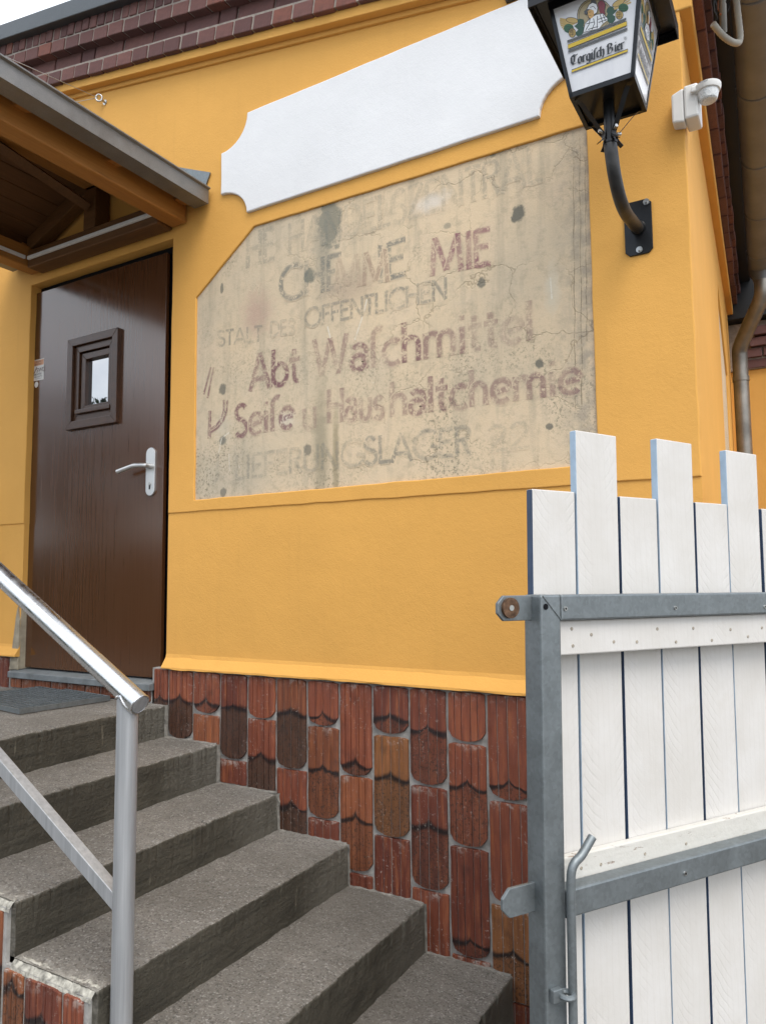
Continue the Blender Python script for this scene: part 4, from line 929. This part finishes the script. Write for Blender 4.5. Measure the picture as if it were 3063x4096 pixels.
ap = [Vector((-.442, -.004, 2.668)), Vector((-.443, -.10, 2.652)), Vector((-.444, -.20, 2.640)), Vector((-.445, -.275, 2.655)), Vector((-.447, -.325, 2.70)), Vector((-.449, -.346, 2.755)), Vector((LX, LY, 2.79))]
tube('arm', smooth_path(ap, 8), .0195, M['blackmetal'], L, 20); tube('weld_collar', [(-.442, -.006, 2.669), (-.442, -.018, 2.666)], [.026, .021], M['black'], L, 18)
tube('socket_tube', [(LX, LY, 2.775), (LX, LY, LZB+.02)], .0165, M['black'], L, 20); tube('arm_collar', [(LX, LY, 2.786), (LX, LY, 2.793)], .0215, M['black'], L, 20)
def ring_frame(name, h0, z0, h1, z1, th, m):
    b = bmesh.new()
    def sq(h, z): return [b.verts.new((LX+sx*h, LY+sy*h, z)) for sx, sy in ((-1, -1), (1, -1), (1, 1), (-1, 1))]
    o0, o1, i0, i1 = sq(h0, z0), sq(h1, z1), sq(h0-th, z0), sq(h1-th, z1)
    for k in range(4):
        j = (k+1) % 4
        for q in ((o0[k], o0[j], o1[j], o1[k]), (i0[j], i0[k], i1[k], i1[j]), (o0[j], o0[k], i0[k], i0[j]), (o1[k], o1[j], i1[j], i1[k])): b.faces.new(q)
    return bmobj(name, b, m, L)
hz_at = lambda z: LB+(LP-LB)*(z-LZB)/(LZP-LZB)
ring_frame('bottom_rim', LB+.001, LZB, hz_at(LZB+.014)+.001, LZB+.014, .012, M['black'])
for sx in (-1, 1):
    for sy in (-1, 1):
        b = bmesh.new(); th = .011; vs = []
        for z in (LZB, LZP+.05):
            h = hz_at(z)+.001; X, Y = LX+sx*h, LY+sy*h
            vs.append([b.verts.new(p) for p in ((X, Y, z), (X-sx*th, Y, z), (X-sx*th, Y-sy*th, z), (X, Y-sy*th, z))])
        for k in range(4): b.faces.new((vs[0][k], vs[0][(k+1) % 4], vs[1][(k+1) % 4], vs[1][k]))
        bmesh.ops.recalc_face_normals(b, faces=b.faces); bmobj('corner_bar', b, M['black'], L)
ring_frame('top_rim', hz_at(LZP-.0)+.0015, LZP-.002, hz_at(LZP+.05)+.0015, LZP+.05, .012, M['black'])
panes = {}
for nm, (ax, s) in dict(front=('y', -1), right=('x', 1), back=('y', 1), left=('x', -1)).items():
    q = []
    for z, sg_ in ((LZB+.012, -1), (LZB+.012, 1), (LZP+.045, 1), (LZP+.045, -1)):
        h = hz_at(z)-.002; lat = (h-.006)*sg_
        q.append(Vector((LX+lat, LY+s*h, z)) if ax == 'y' else Vector((LX+s*h, LY+lat, z)))
    panes[nm] = (q, mesh('pane', q, [(0, 1, 2, 3)], M['opal'], L))
# roof hood: overhanging brim, hipped top, finial
b = bmesh.new(); lv = [(LW-.012, 3.190), (LW, 3.190), (LW, 3.214), (LP+.02, 3.30), (.07, 3.39), (.045, 3.40), (.045, 3.43), (.02, 3.45)]; pr = None
R_ = [[b.verts.new((LX+sx*h, LY+sy*h, z)) for sx, sy in ((-1, -1), (1, -1), (1, 1), (-1, 1))] for h, z in lv]
for r0, r1 in zip(R_, R_[1:]):
    for k in range(4): b.faces.new((r0[k], r0[(k+1) % 4], r1[(k+1) % 4], r1[k]))
b.faces.new(R_[-1]); bmesh.ops.recalc_face_normals(b, faces=b.faces); bmobj('hood', b, M['black'], L)
b = bmesh.new(); q = [b.verts.new((LX+sx*(LW-.012), LY+sy*(LW-.012), 3.195)) for sx, sy in ((-1, -1), (1, -1), (1, 1), (-1, 1))]; b.faces.new(q); bmobj('hood_floor', b, M['black'], L)
ring_frame('hood_skirt', LW, 3.168, LW, 3.192, .003, M['black'])
box('bottom_plate', LX-LB+.012, LX+LB-.012, LY-LB+.012, LY+LB-.012, LZB+.010, LZB+.013, M['black'], L, 0)
for sx in (-1, 1):
    for sy in (-1, 1):
        path = [Vector((LX+sx*LB*.86, LY+sy*LB*.86, LZB-.006)), Vector((LX+sx*LB*.72, LY+sy*LB*.72, LZB-.012)), Vector((LX+sx*LB*.5, LY+sy*LB*.5, LZB-.045)), Vector((LX+sx*.024, LY+sy*.024, 2.828)), Vector((LX+sx*.0155, LY+sy*.0155, 2.815)), Vector((LX+sx*.0165, LY+sy*.0165, 2.80)), Vector((LX+sx*.028, LY+sy*.028, 2.785))]
        path = smooth_path(path, 4); b = bmesh.new(); pv = None; wv_ = Vector((-sy, sx, 0)).normalized()*.008; nn_ = Vector((sx, sy, .5)).normalized()*.0012
        for p in path:
            r = [b.verts.new(p+wv_+nn_), b.verts.new(p-wv_+nn_), b.verts.new(p-wv_-nn_), b.verts.new(p+wv_-nn_)]
            if pv:
                for k in range(4): b.faces.new((pv[k], pv[(k+1) % 4], r[(k+1) % 4], r[k]))
            pv = r
        bmesh.ops.recalc_face_normals(b, faces=b.faces); bmobj('strut', b, M['black'], L)
        tube('screw', [(LX+sx*.017, LY+sy*.017, 2.822), (LX+sx*.026, LY+sy*.026, 2.824)], .0052, M['chrome'], L, 10)
# printed emblem on the panes, drawn in pane coordinates taken from the front pane
Q = lambda x, y: (2080+x/2.506, y/2.506)
fq = panes['front'][0]; fn = (fq[1]-fq[0]).cross(fq[3]-fq[0]).normalized()
if fn.y > 0: fn = -fn
fO = (fq[0]+fq[1])/2; fU = (fq[3]+fq[2])/2-fO; fU.normalize(); fX = (fq[1]-fq[0]).normalized()
def pane_xy(x, y): p = onP(*Q(x, y), fO, fn); return (p-fO).dot(fX), (p-fO).dot(fU)
EMB = []   # (material, polygon in pane metres)
def E(m, pts): EMB.append((m, [pane_xy(*p) for p in pts]))
def Eline(m, pts, wpx):
    P = [Vector(p) for p in pts]
    for a_, b_ in zip(P, P[1:]):
        t = (b_-a_).normalized(); n_ = Vector((-t.y, t.x))*wpx/2; E(m, [a_+n_, b_+n_, b_-n_, a_-n_])
def Ering(m, pts, wpx): Eline(m, pts, wpx)
oval = lambda cx, cy, rx, ry, a0=0, a1=360, n=28, rot=0: [(cx+rx*math.cos(math.radians(a0+(a1-a0)*i/n))*math.cos(rot)-ry*math.sin(math.radians(a0+(a1-a0)*i/n))*math.sin(rot), cy+rx*math.cos(math.radians(a0+(a1-a0)*i/n))*math.sin(rot)+ry*math.sin(math.radians(a0+(a1-a0)*i/n))*math.cos(rot)) for i in range(n+(0 if a1-a0 == 360 else 1))]
E('ink', oval(745, 150, 178, 168, rot=-.2)); E('tan', oval(745, 150, 172, 162, rot=-.2)); Eline('ink', oval(745, 150, 158, 148, 0, 359, rot=-.2), 4)
# barley and hops
for dx, dy, sg_ in ((0, 0, 1),):
    for i in range(7):
        a_ = 2.75+.12*i; Eline('wheat', [(585, 215), (585+190*math.cos(a_+.25), 205-150*math.sin(a_)*1.0+40)], 14)
    E('ink', oval(520, 205, 66, 30, rot=.15)); E('wheat', oval(520, 205, 60, 25, rot=.15)); E('hop', oval(485, 285, 50, 46)); E('ink', oval(520, 330, 38, 48)); E('wheat', oval(520, 330, 33, 43))
    E('leaf', [(570, 200), (600, 188), (632, 195), (642, 225), (630, 262), (645, 290), (630, 330), (605, 365), (580, 372), (558, 350), (556, 325), (580, 300), (560, 280), (538, 262), (560, 250), (578, 230)])
    for i in range(6):
        a_ = .35+.16*i; Eline('wheat', [(940, 95), (940+180*math.cos(a_), 75-150*math.sin(a_))], 14)
    E('ink', oval(985, 30, 72, 30, rot=-.5)); E('wheat', oval(985, 30, 66, 25, rot=-.5)); E('hop', oval(1032, 78, 50, 42)); E('ink', oval(992, 150, 40, 46)); E('wheat', oval(992, 150, 35, 41))
    E('leaf', [(868, 90), (900, 62), (930, 70), (942, 100), (975, 95), (950, 125), (925, 150), (950, 165), (952, 200), (925, 232), (895, 235), (870, 210), (862, 170), (875, 140), (862, 118)])
for q in ((485, 285), (1032, 78)):
    for i in range(4):
        for j in range(3): Eline('ink', oval(q[0]-32+i*20, q[1]-22+j*22, 11, 10, 10, 170, 6), 3)
for q in ((520, 330), (992, 150)):
    for i in range(3): Eline('ink', [(q[0]-25, q[1]-22+i*22), (q[0]+25, q[1]-28+i*22)], 3); Eline('ink', [(q[0]-14+i*14, q[1]-36), (q[0]-18+i*18, q[1]+38)], 3)
# knight bust
E('plume', [(775, 40), (800, 12), (835, 20), (852, 55), (842, 110), (850, 150), (815, 160), (795, 120)]); Eline('ink', [(775, 40), (800, 10), (838, 16), (855, 55), (846, 110), (852, 150)], 6)
E('armour', [(632, 325), (650, 240), (700, 190), (760, 150), (830, 140), (868, 180), (876, 205), (820, 250), (790, 290), (700, 310)]); Eline('ink', [(632, 325), (650, 240), (700, 190), (760, 150), (830, 140), (868, 180)], 6)
for l in ([(700, 195), (690, 250), (655, 310)], [(735, 190), (745, 240), (720, 300)], [(775, 165), (770, 290)], [(800, 150), (830, 240)], [(780, 200), (868, 170)], [(785, 230), (872, 200)], [(660, 245), (740, 225)], [(680, 300), (780, 270)], [(830, 150), (855, 215)]): Eline('ink', l, 7)
E('grey', [(640, 120), (668, 92), (700, 98), (690, 120), (670, 150), (650, 148)])
E('skin', [(672, 120), (700, 100), (735, 110), (740, 150), (728, 178), (705, 192), (685, 180), (678, 150)]); Eline('ink', [(684, 128), (712, 124)], 5); Eline('ink', [(690, 160), (712, 158)], 4); Eline('ink', [(674, 120), (678, 150), (686, 182), (706, 193)], 5)
E('armour', [(668, 95), (690, 50), (725, 30), (765, 45), (778, 85), (770, 130), (742, 150), (735, 110), (705, 98)]); Eline('ink', [(668, 95), (690, 50), (725, 30), (765, 45), (778, 85), (770, 130), (742, 150)], 6); Eline('ink', [(700, 80), (735, 68), (760, 100)], 5)
E('grey', [(700, 40), (715, 12), (745, 8), (765, 25), (760, 42), (726, 28)])
# bars
def bar(m, x0, y0a, x1, y1a, hgt): E(m, [(x0, y0a), (x1, y1a), (x1, y1a+hgt), (x0, y0a+hgt)])
bar('grey', 472, 410, 1062, 182, 24); bar('ink', 479, 450, 1068, 216, 47); bar('gold', 481, 454, 1066, 220, 39); bar('grey', 483, 508, 1074, 280, 25)
bar('grey', 515, 702, 1078, 492, 34); bar('gold', 518, 710, 1075, 501, 19)
# blackletter wording, written with a broad nib
BL = {'T': (.95, [[(.55, 1.42), (.25, 1.5), (.05, 1.2), (.1, .5), (.35, .15), (.75, .2)], [(.1, 1.35), (.5, 1.25), (.9, 1.45)], [(.5, 1.25), (.42, .4)]]), 'o': (.62, [[(.22, .98), (.06, .78), (.06, .22), (.28, .02)], [(.22, .98), (.46, .78), (.46, .22), (.28, .02)]]),
      'r': (.5, [[(.08, 1.0), (.1, .12), (.2, .04)], [(.12, .8), (.3, 1.0), (.42, .88)]]), 'g': (.62, [[(.22, .98), (.06, .78), (.06, .25), (.24, .05), (.44, .2)], [(.22, .98), (.46, .85), (.46, -.2), (.26, -.42), (.05, -.3)]]), 'i': (.34, [[(.02, .88), (.12, .98), (.12, .12), (.24, .03)], [(.1, 1.28), (.2, 1.36)]]),
      's': (.4, [[(.1, -.15), (.14, 1.2), (.28, 1.45), (.44, 1.32)]]), 'c': (.46, [[(.4, .86), (.24, .98), (.07, .78), (.07, .22), (.26, .02), (.42, .14)]]), 'h': (.64, [[(.08, 1.42), (.1, .1), (.2, .03)], [(.12, .75), (.32, .98), (.48, .8), (.5, .2), (.36, -.22)]]),
      'B': (1.0, [[(.12, 1.45), (.16, .1)], [(.0, 1.1), (.16, 1.45), (.55, 1.35), (.62, 1.05), (.3, .8)], [(.3, .8), (.7, .7), (.72, .3), (.42, .0), (.02, .06)]]), 'e': (.5, [[(.07, .45), (.4, .7), (.26, .98), (.07, .8), (.07, .22), (.26, .02), (.44, .14)]]), ' ': (.3, [])}
adv = sum(BL[c][0] for c in 'Torgisch Bier'); xx = 0; p0, p1 = Vector((508, 668)), Vector((1046, 494)); H_ = 70; nib = Vector((.15, -.12))
for chx in 'Torgisch Bier':
    wd, ss = BL[chx]
    for s_ in ss:
        pp = []
        for a_, b_ in s_:
            f_ = (xx+a_)/adv; q = p0.lerp(p1, f_); pp.append(Vector((q.x, q.y-b_*H_)))
        nv = nib*H_*.85
        for a_, b_ in zip(pp, pp[1:]):
            t_ = (b_-a_); 
            if abs(t_.x*nv.y-t_.y*nv.x) < .15*t_.length*nv.length: n_ = Vector((-t_.y, t_.x)).normalized()*4; E('ink', [a_+n_, b_+n_, b_-n_, a_-n_])
            else: E('ink', [a_+nv, b_+nv, b_-nv, a_-nv])
    xx += wd
Eline('ink', oval(1054, 388, 14, 14, 0, 359, 14), 3); Eline('ink', [(1050, 396), (1050, 381), (1057, 381), (1052, 389), (1059, 396)], 3)
def apply_emblem(pane):
    q, po = panes[pane]; O_ = (q[0]+q[1])/2; U_ = ((q[3]+q[2])/2-O_).normalized(); X_ = (q[1]-q[0]).normalized(); n_ = (q[1]-q[0]).cross(q[3]-q[0]).normalized()
    cdir = O_-Vector((LX, LY, O_.z))
    if n_.dot(cdir) < 0: n_ = -n_
    if X_.cross(U_).dot(n_) < 0: X_ = -X_
    vs, fs, mi, ms = [], [], [], []
    for i, (m, poly) in enumerate(EMB):
        if M[m] not in ms: ms.append(M[m])
        k = len(vs); vs += [O_+X_*x+U_*y+n_*(.0003+i*.000011) for x, y in poly]; fs.append(list(range(k, k+len(poly)))); mi.append(ms.index(M[m]))
    o = mesh('printed_emblem', vs, fs, ms, po, mi=mi); return o
apply_emblem('front'); apply_emblem('right'); apply_emblem('left')

# ------------------------------------------------------------------ motion sensor on the corner
P = empty('motion_sensor', (CX, 0, 3.02), 'white motion sensor with round lens on a corner bracket', 'sensor')
prism('bracket_box', [(CX-.032, 2.975), (CX+.006, 2.968), (CX+.006, 3.084), (CX-.032, 3.07)], 'Y', -.05, .001, M['plastic'], P, bev=.006)
prism('corner_bracket', [(-.056, 2.972), (.035, 2.972), (.035, 3.084), (-.02, 3.088), (-.056, 3.084)], 'X', CX+.0065, CX+.05, M['plastic'], P, bev=.007)
hc = onP(2828, 375, Vector((CX+.08, 0, 0)), Vector((1, 0, 0)))
hc = onY(2830, 372, -.05)
def lathe(name, prof, c, m, parent, n=28):
    b = bmesh.new(); rs = [[b.verts.new((c.x+r*math.cos(2*PI*k/n), c.y+r*math.sin(2*PI*k/n), c.z+z)) for k in range(n)] for r, z in prof]
    for a_, d in zip(rs, rs[1:]):
        for k in range(n): b.faces.new((a_[k], a_[(k+1) % n], d[(k+1) % n], d[k]))
    b.faces.new(rs[0][::-1]); b.faces.new(rs[-1]); bmesh.ops.recalc_face_normals(b, faces=b.faces); return bmobj(name, b, m, parent, False, True, math.radians(30))
lathe('sensor_head', [(.036, .024), (.0395, .022), (.0395, .015), (.036, .004), (.032, .002)], hc, M['plastic'], P); lathe('sensor_lens', [(.031, .004), (.031, -.005), (.0265, -.024), (.022, -.028), (.011, -.030)], hc, M['lens'], P)
prism('sensor_arm', [(CX+.03, hc.z+.006), (hc.x, hc.z+.006), (hc.x, hc.z+.026), (CX+.03, hc.z+.026)], 'Y', hc.y-.022, hc.y+.022, M['plastic'], P, bev=.004)
tx = text_mesh('theben', .009, None, None, (hc.x-.02, hc.y-.0402, hc.z+.016), 't')
join_meshes('sensor_print', [(tx, M['grey'])], P)

# ------------------------------------------------------------------ white board gate on a galvanized frame
TH = math.radians(30.7)
d0 = ray(2171, 2700); d0 = Vector((d0.x, d0.y, 0)).normalized()*1.6
GP = Vector((CAM.x+d0.x, CAM.y+d0.y, 0)); GV = Vector((math.sin(TH), math.cos(TH), 0)); GN = Vector((GV.y, -GV.x, 0))
GA = empty('board_gate', GP, 'white vertical board gate on a galvanized steel frame beside the steps', 'gate', rotz=math.atan2(GV.y, GV.x))
# local x along the gate, local -y towards the viewer, z up; a slight sag of the leaf
LEAN = .018
def gate_px(u, v, n=0.0):
    p = onP(u, v, GP+GN*n, GN); return (p-GP).dot(GV), p.z
def lean(o):
    for v in o.data.vertices: v.co.x += LEAN*(v.co.z-1.44); v.co.z -= .012*v.co.x
    return o
def gbox(name, x0, x1, y0, y1, z0, z1, m, bev=.002): return lean(box(name, x0, x1, y0, y1, z0, z1, m, GA, bev, True))
GLN = 1.78; tb = .055
gbox('post', -.001, tb, 0, .055, .06, 1.472, M['galvanized'], .0045); gbox('post', GLN-tb, GLN, 0, .055, .06, 1.472, M['galvanized'], .0045)
gbox('top_rail', tb+.001, GLN-tb-.001, .0, .04, 1.417, 1.472, M['galvanized'], .004); gbox('middle_rail', tb+.001, GLN-tb-.001, .0, .04, .806, .862, M['galvanized'], .004); gbox('bottom_rail', tb+.001, GLN-tb-.001, .0, .04, .1, .155, M['galvanized'], .004)
def weld(xa, za, xb, zb): lean(tube('weld_bead', [(xa+(xb-xa)*i/10, -.0003, za+(zb-za)*i/10) for i in range(11)], .0016, M['galvanized'], GA, 6, True))
weld(.004, 1.470, tb, 1.418)
gbox('batten', tb+.001, GLN-tb-.001, .016, .041, 1.341, 1.4155, M['board'], .003)
bt2 = gbox('batten', tb+.001, GLN-tb-.001, .0405, .062, .8, .909, M['peeling'], .003); gbox('batten', tb+.001, GLN-tb-.001, .0405, .062, .12, .2, M['peeling'], .003)
for z0, z1 in ((1.3, 1.417),): pass
gbox('batten_upper', tb+.001, GLN-tb-.001, .0415, .0625, 1.3, 1.40, M['board'], .003) if False else None
YB = .0635
edges = [gate_px(u, 2380, -YB)[0] for u in (2124, 2306, 2477, 2638, 2787, 2923, 3053)]
pit = (edges[-1]-edges[0])/6; edges = [edges[0]+pit*i for i in range(15)]
for i in range(13):
    tall = i % 2 == 1; x0 = edges[i]+(.001 if tall else .0062); x1 = edges[i+1]-.0035
    zt = (1.858 if tall else 1.704)+random.uniform(-.004, .004); b = boxbm(x0, x1, YB, YB+.021, .09, zt, .0025, 2)
    yoff = random.uniform(-.001, .003); xs_ = random.uniform(-.002, .002)
    for v in b.verts:
        v.co.x += xs_*(v.co.z-.7); v.co.y += yoff
        if v.co.z > 1.5: v.co.z += -.014*(v.co.x-x0) if i in (1, 3, 5, 7) else .004*(v.co.x-x0)
    o = bmobj('board', b, [M['board'], M['paleblue'] if tall else M['navy']], GA, True)
    for p in o.data.polygons:
        if abs(p.normal.x) > .9: p.material_index = 1
    lean(o)
# latch tabs
def tab(x0, x1, z0, z1, ch_, y0, y1):
    return lean(prism('latch_tab', [(x0+ch_, z0), (x1, z0), (x1, z1), (x0+ch_, z1), (x0, z1-ch_), (x0, z0+ch_)], 'Y', y0, y1, M['galvanized'], GA, True, .0015))
YT = .03
t1 = [gate_px(*p, -YT) for p in ((1988, 2385), (1988, 2488), (2120, 2390))]
tab(t1[0][0], .0, t1[1][1], t1[0][1], .016, YT, YT+.008)
bx, bz = gate_px(2036, 2433, -YT)
for r_, ya, yb_ in ((.0215, YT-.007, YT-.0), (.006, YT-.0085, YT-.007)): lean(tube('tab_bolt', [(bx, yb_, bz), (bx, ya, bz)], r_, M['brass'] if r_ > .01 else M['chrome'], GA, 22, True))
t2 = [gate_px(*p, -YT) for p in ((2026, 3585), (2026, 3680))]
tab(t2[0][0], .0, t2[1][1], t2[0][1]+.012, .018, YT, YT+.008)
lean(tube('frame_hole', [(.012, -.0004, 1.447), (.012, -.0012, 1.447)], .0065, M['dark'], GA, 16, True))
# screws
def screw(x, z, y=-.0005, r=.0055):
    lean(tube('screw', [(x, y+.001, z), (x, y-.0022 if y < 0 else y-.0006, z)], [r, r*.85], M['chrome'] if y < 0 else M['screw_paint'], GA, 12, True))
    if y < 0: lean(tube('screw_slot', [(x, y-.0022, z), (x, y-.0025, z)], r*.45, M['dark'], GA, 6, True))
for u, v in ((2259, 2433), (2698, 2423), (3056, 2413), (2308, 3611), (2750, 3481)): screw(*gate_px(u, v, 0))
for u, v in ((2286, 2513), (2292, 2581), (2628, 2508), (2703, 2559), (2771, 2503), (2920, 2506), (2846, 2550), (2990, 2533), (2365, 2535), (2455, 2562), (2547, 2561), (3045, 2497)): screw(*gate_px(u, v, -.016), .0155, .0042)
for u, v in ((2337, 3466), (2415, 3450), (2590, 3405), (2753, 3362)): screw(*gate_px(u, v, -.0405), .040, .004)
# drop bolt with guide
YR = -.017
ra = [gate_px(u, v, -YR) for u, v in ((2368, 3347), (2325, 3420), (2298, 3450), (2284, 3490), (2282, 3560), (2300, 3990))]
rp = [Vector((x_, YR, z_)) for x_, z_ in ra[:4]]
rp = smooth_path(rp+[Vector((ra[4][0], YR, ra[4][1]))], 6); xl_ = rp[-1].x
rp += [Vector((xl_-LEAN*(rp[-1].z-z_)*1.0, YR, z_)) for z_ in (.6, .4, .2, .03)]
db = tube('drop_bolt', rp, .0092, M['galvanized'], GA, 16, True)
gz_ = gate_px(2285, 3975, -YR)[1]
for zz_ in (gz_, gz_-.4):
    lean(tube('bolt_guide', [Vector((xl_-LEAN*(zz_-1.44)*0+.0125*math.cos(a)-LEAN*(.94-zz_)*0-.004, YR+.0125*math.sin(a)*1.2+.002, zz_)) for a in [2*PI*k/20 for k in range(20)]], .006, M['galvanized'], GA, 8, True, closed=True))
    gbox('guide_lug', xl_-.036, xl_-.012, YR+.004, .0, zz_-.012, zz_+.014, M['galvanized'], .002)

# ------------------------------------------------------------------ tree across the yard, seen mirrored in the door pane
TP = Vector((-15.5, -9.9, 0)); T = empty('spreading_tree', TP, 'dark leafy tree mirrored in the small door window', 'tree')
tr = bmesh.new(); tube('', [TP, TP+Vector((.1, 0, 1.5)), TP+Vector((.0, .1, 3.2)), TP+Vector((.1, .1, 5))], [.22, .18, .13, .05], None, None, 10, bm=tr)
for i in range(7):
    a_ = i*.9; tube('', [TP+Vector((0, 0, 2+i*.3)), TP+Vector((math.cos(a_)*1.0, math.sin(a_)*1.0, 3+i*.35)), TP+Vector((math.cos(a_)*2.0, math.sin(a_)*2.0, 3.6+i*.4))], [.09, .06, .02], None, None, 6, bm=tr)
bmobj('trunk', tr, M['bark'], T)
vs, fs = [], []; rg = random.Random(3)
for i in range(75):
    c_ = TP+Vector((rg.gauss(0, 1.25), rg.gauss(0, 1.25), 3.98+min(1.9, rg.gauss(0, .95))))
    for j in range(70):
        p = c_+Vector((rg.gauss(0, .3), rg.gauss(0, .3), rg.gauss(0, .2))); u_ = Vector((rg.gauss(0, 1), rg.gauss(0, 1), rg.gauss(0, 1))).normalized()*.12; v_ = u_.orthogonal().normalized()*.05; k = len(vs)
        vs += [p-u_, p+v_, p+u_, p-v_]; fs.append((k, k+1, k+2, k+3))
mesh('crown', vs, fs, M['leafmat'], T)

# unseen hedge across the yard, added to keep the door's lower sheen dark
HG = empty('unseen_hedge', (-9, -8.2, 0), 'unseen dark clipped hedge added to darken the low sheen of the brown door', 'hedge')
vs, fs = [], []; rg = random.Random(5)
for i in range(9000):
    p = Vector((rg.uniform(-24, 2), -8.2+rg.gauss(0, .22), rg.uniform(0, 2.32)+rg.gauss(0, .02))); u_ = Vector((rg.gauss(0, 1), rg.gauss(0, 1), rg.gauss(0, 1))).normalized()*.1; v_ = u_.orthogonal().normalized()*.06; k = len(vs)
    vs += [p-u_, p+v_, p+u_, p-v_]; fs.append((k, k+1, k+2, k+3))
mesh('foliage', vs, fs, M['leafmat'], HG)
box('hedge_core', -24, 2, -8.35, -8.05, 0, 2.2, M['leafmat'], HG, .05)
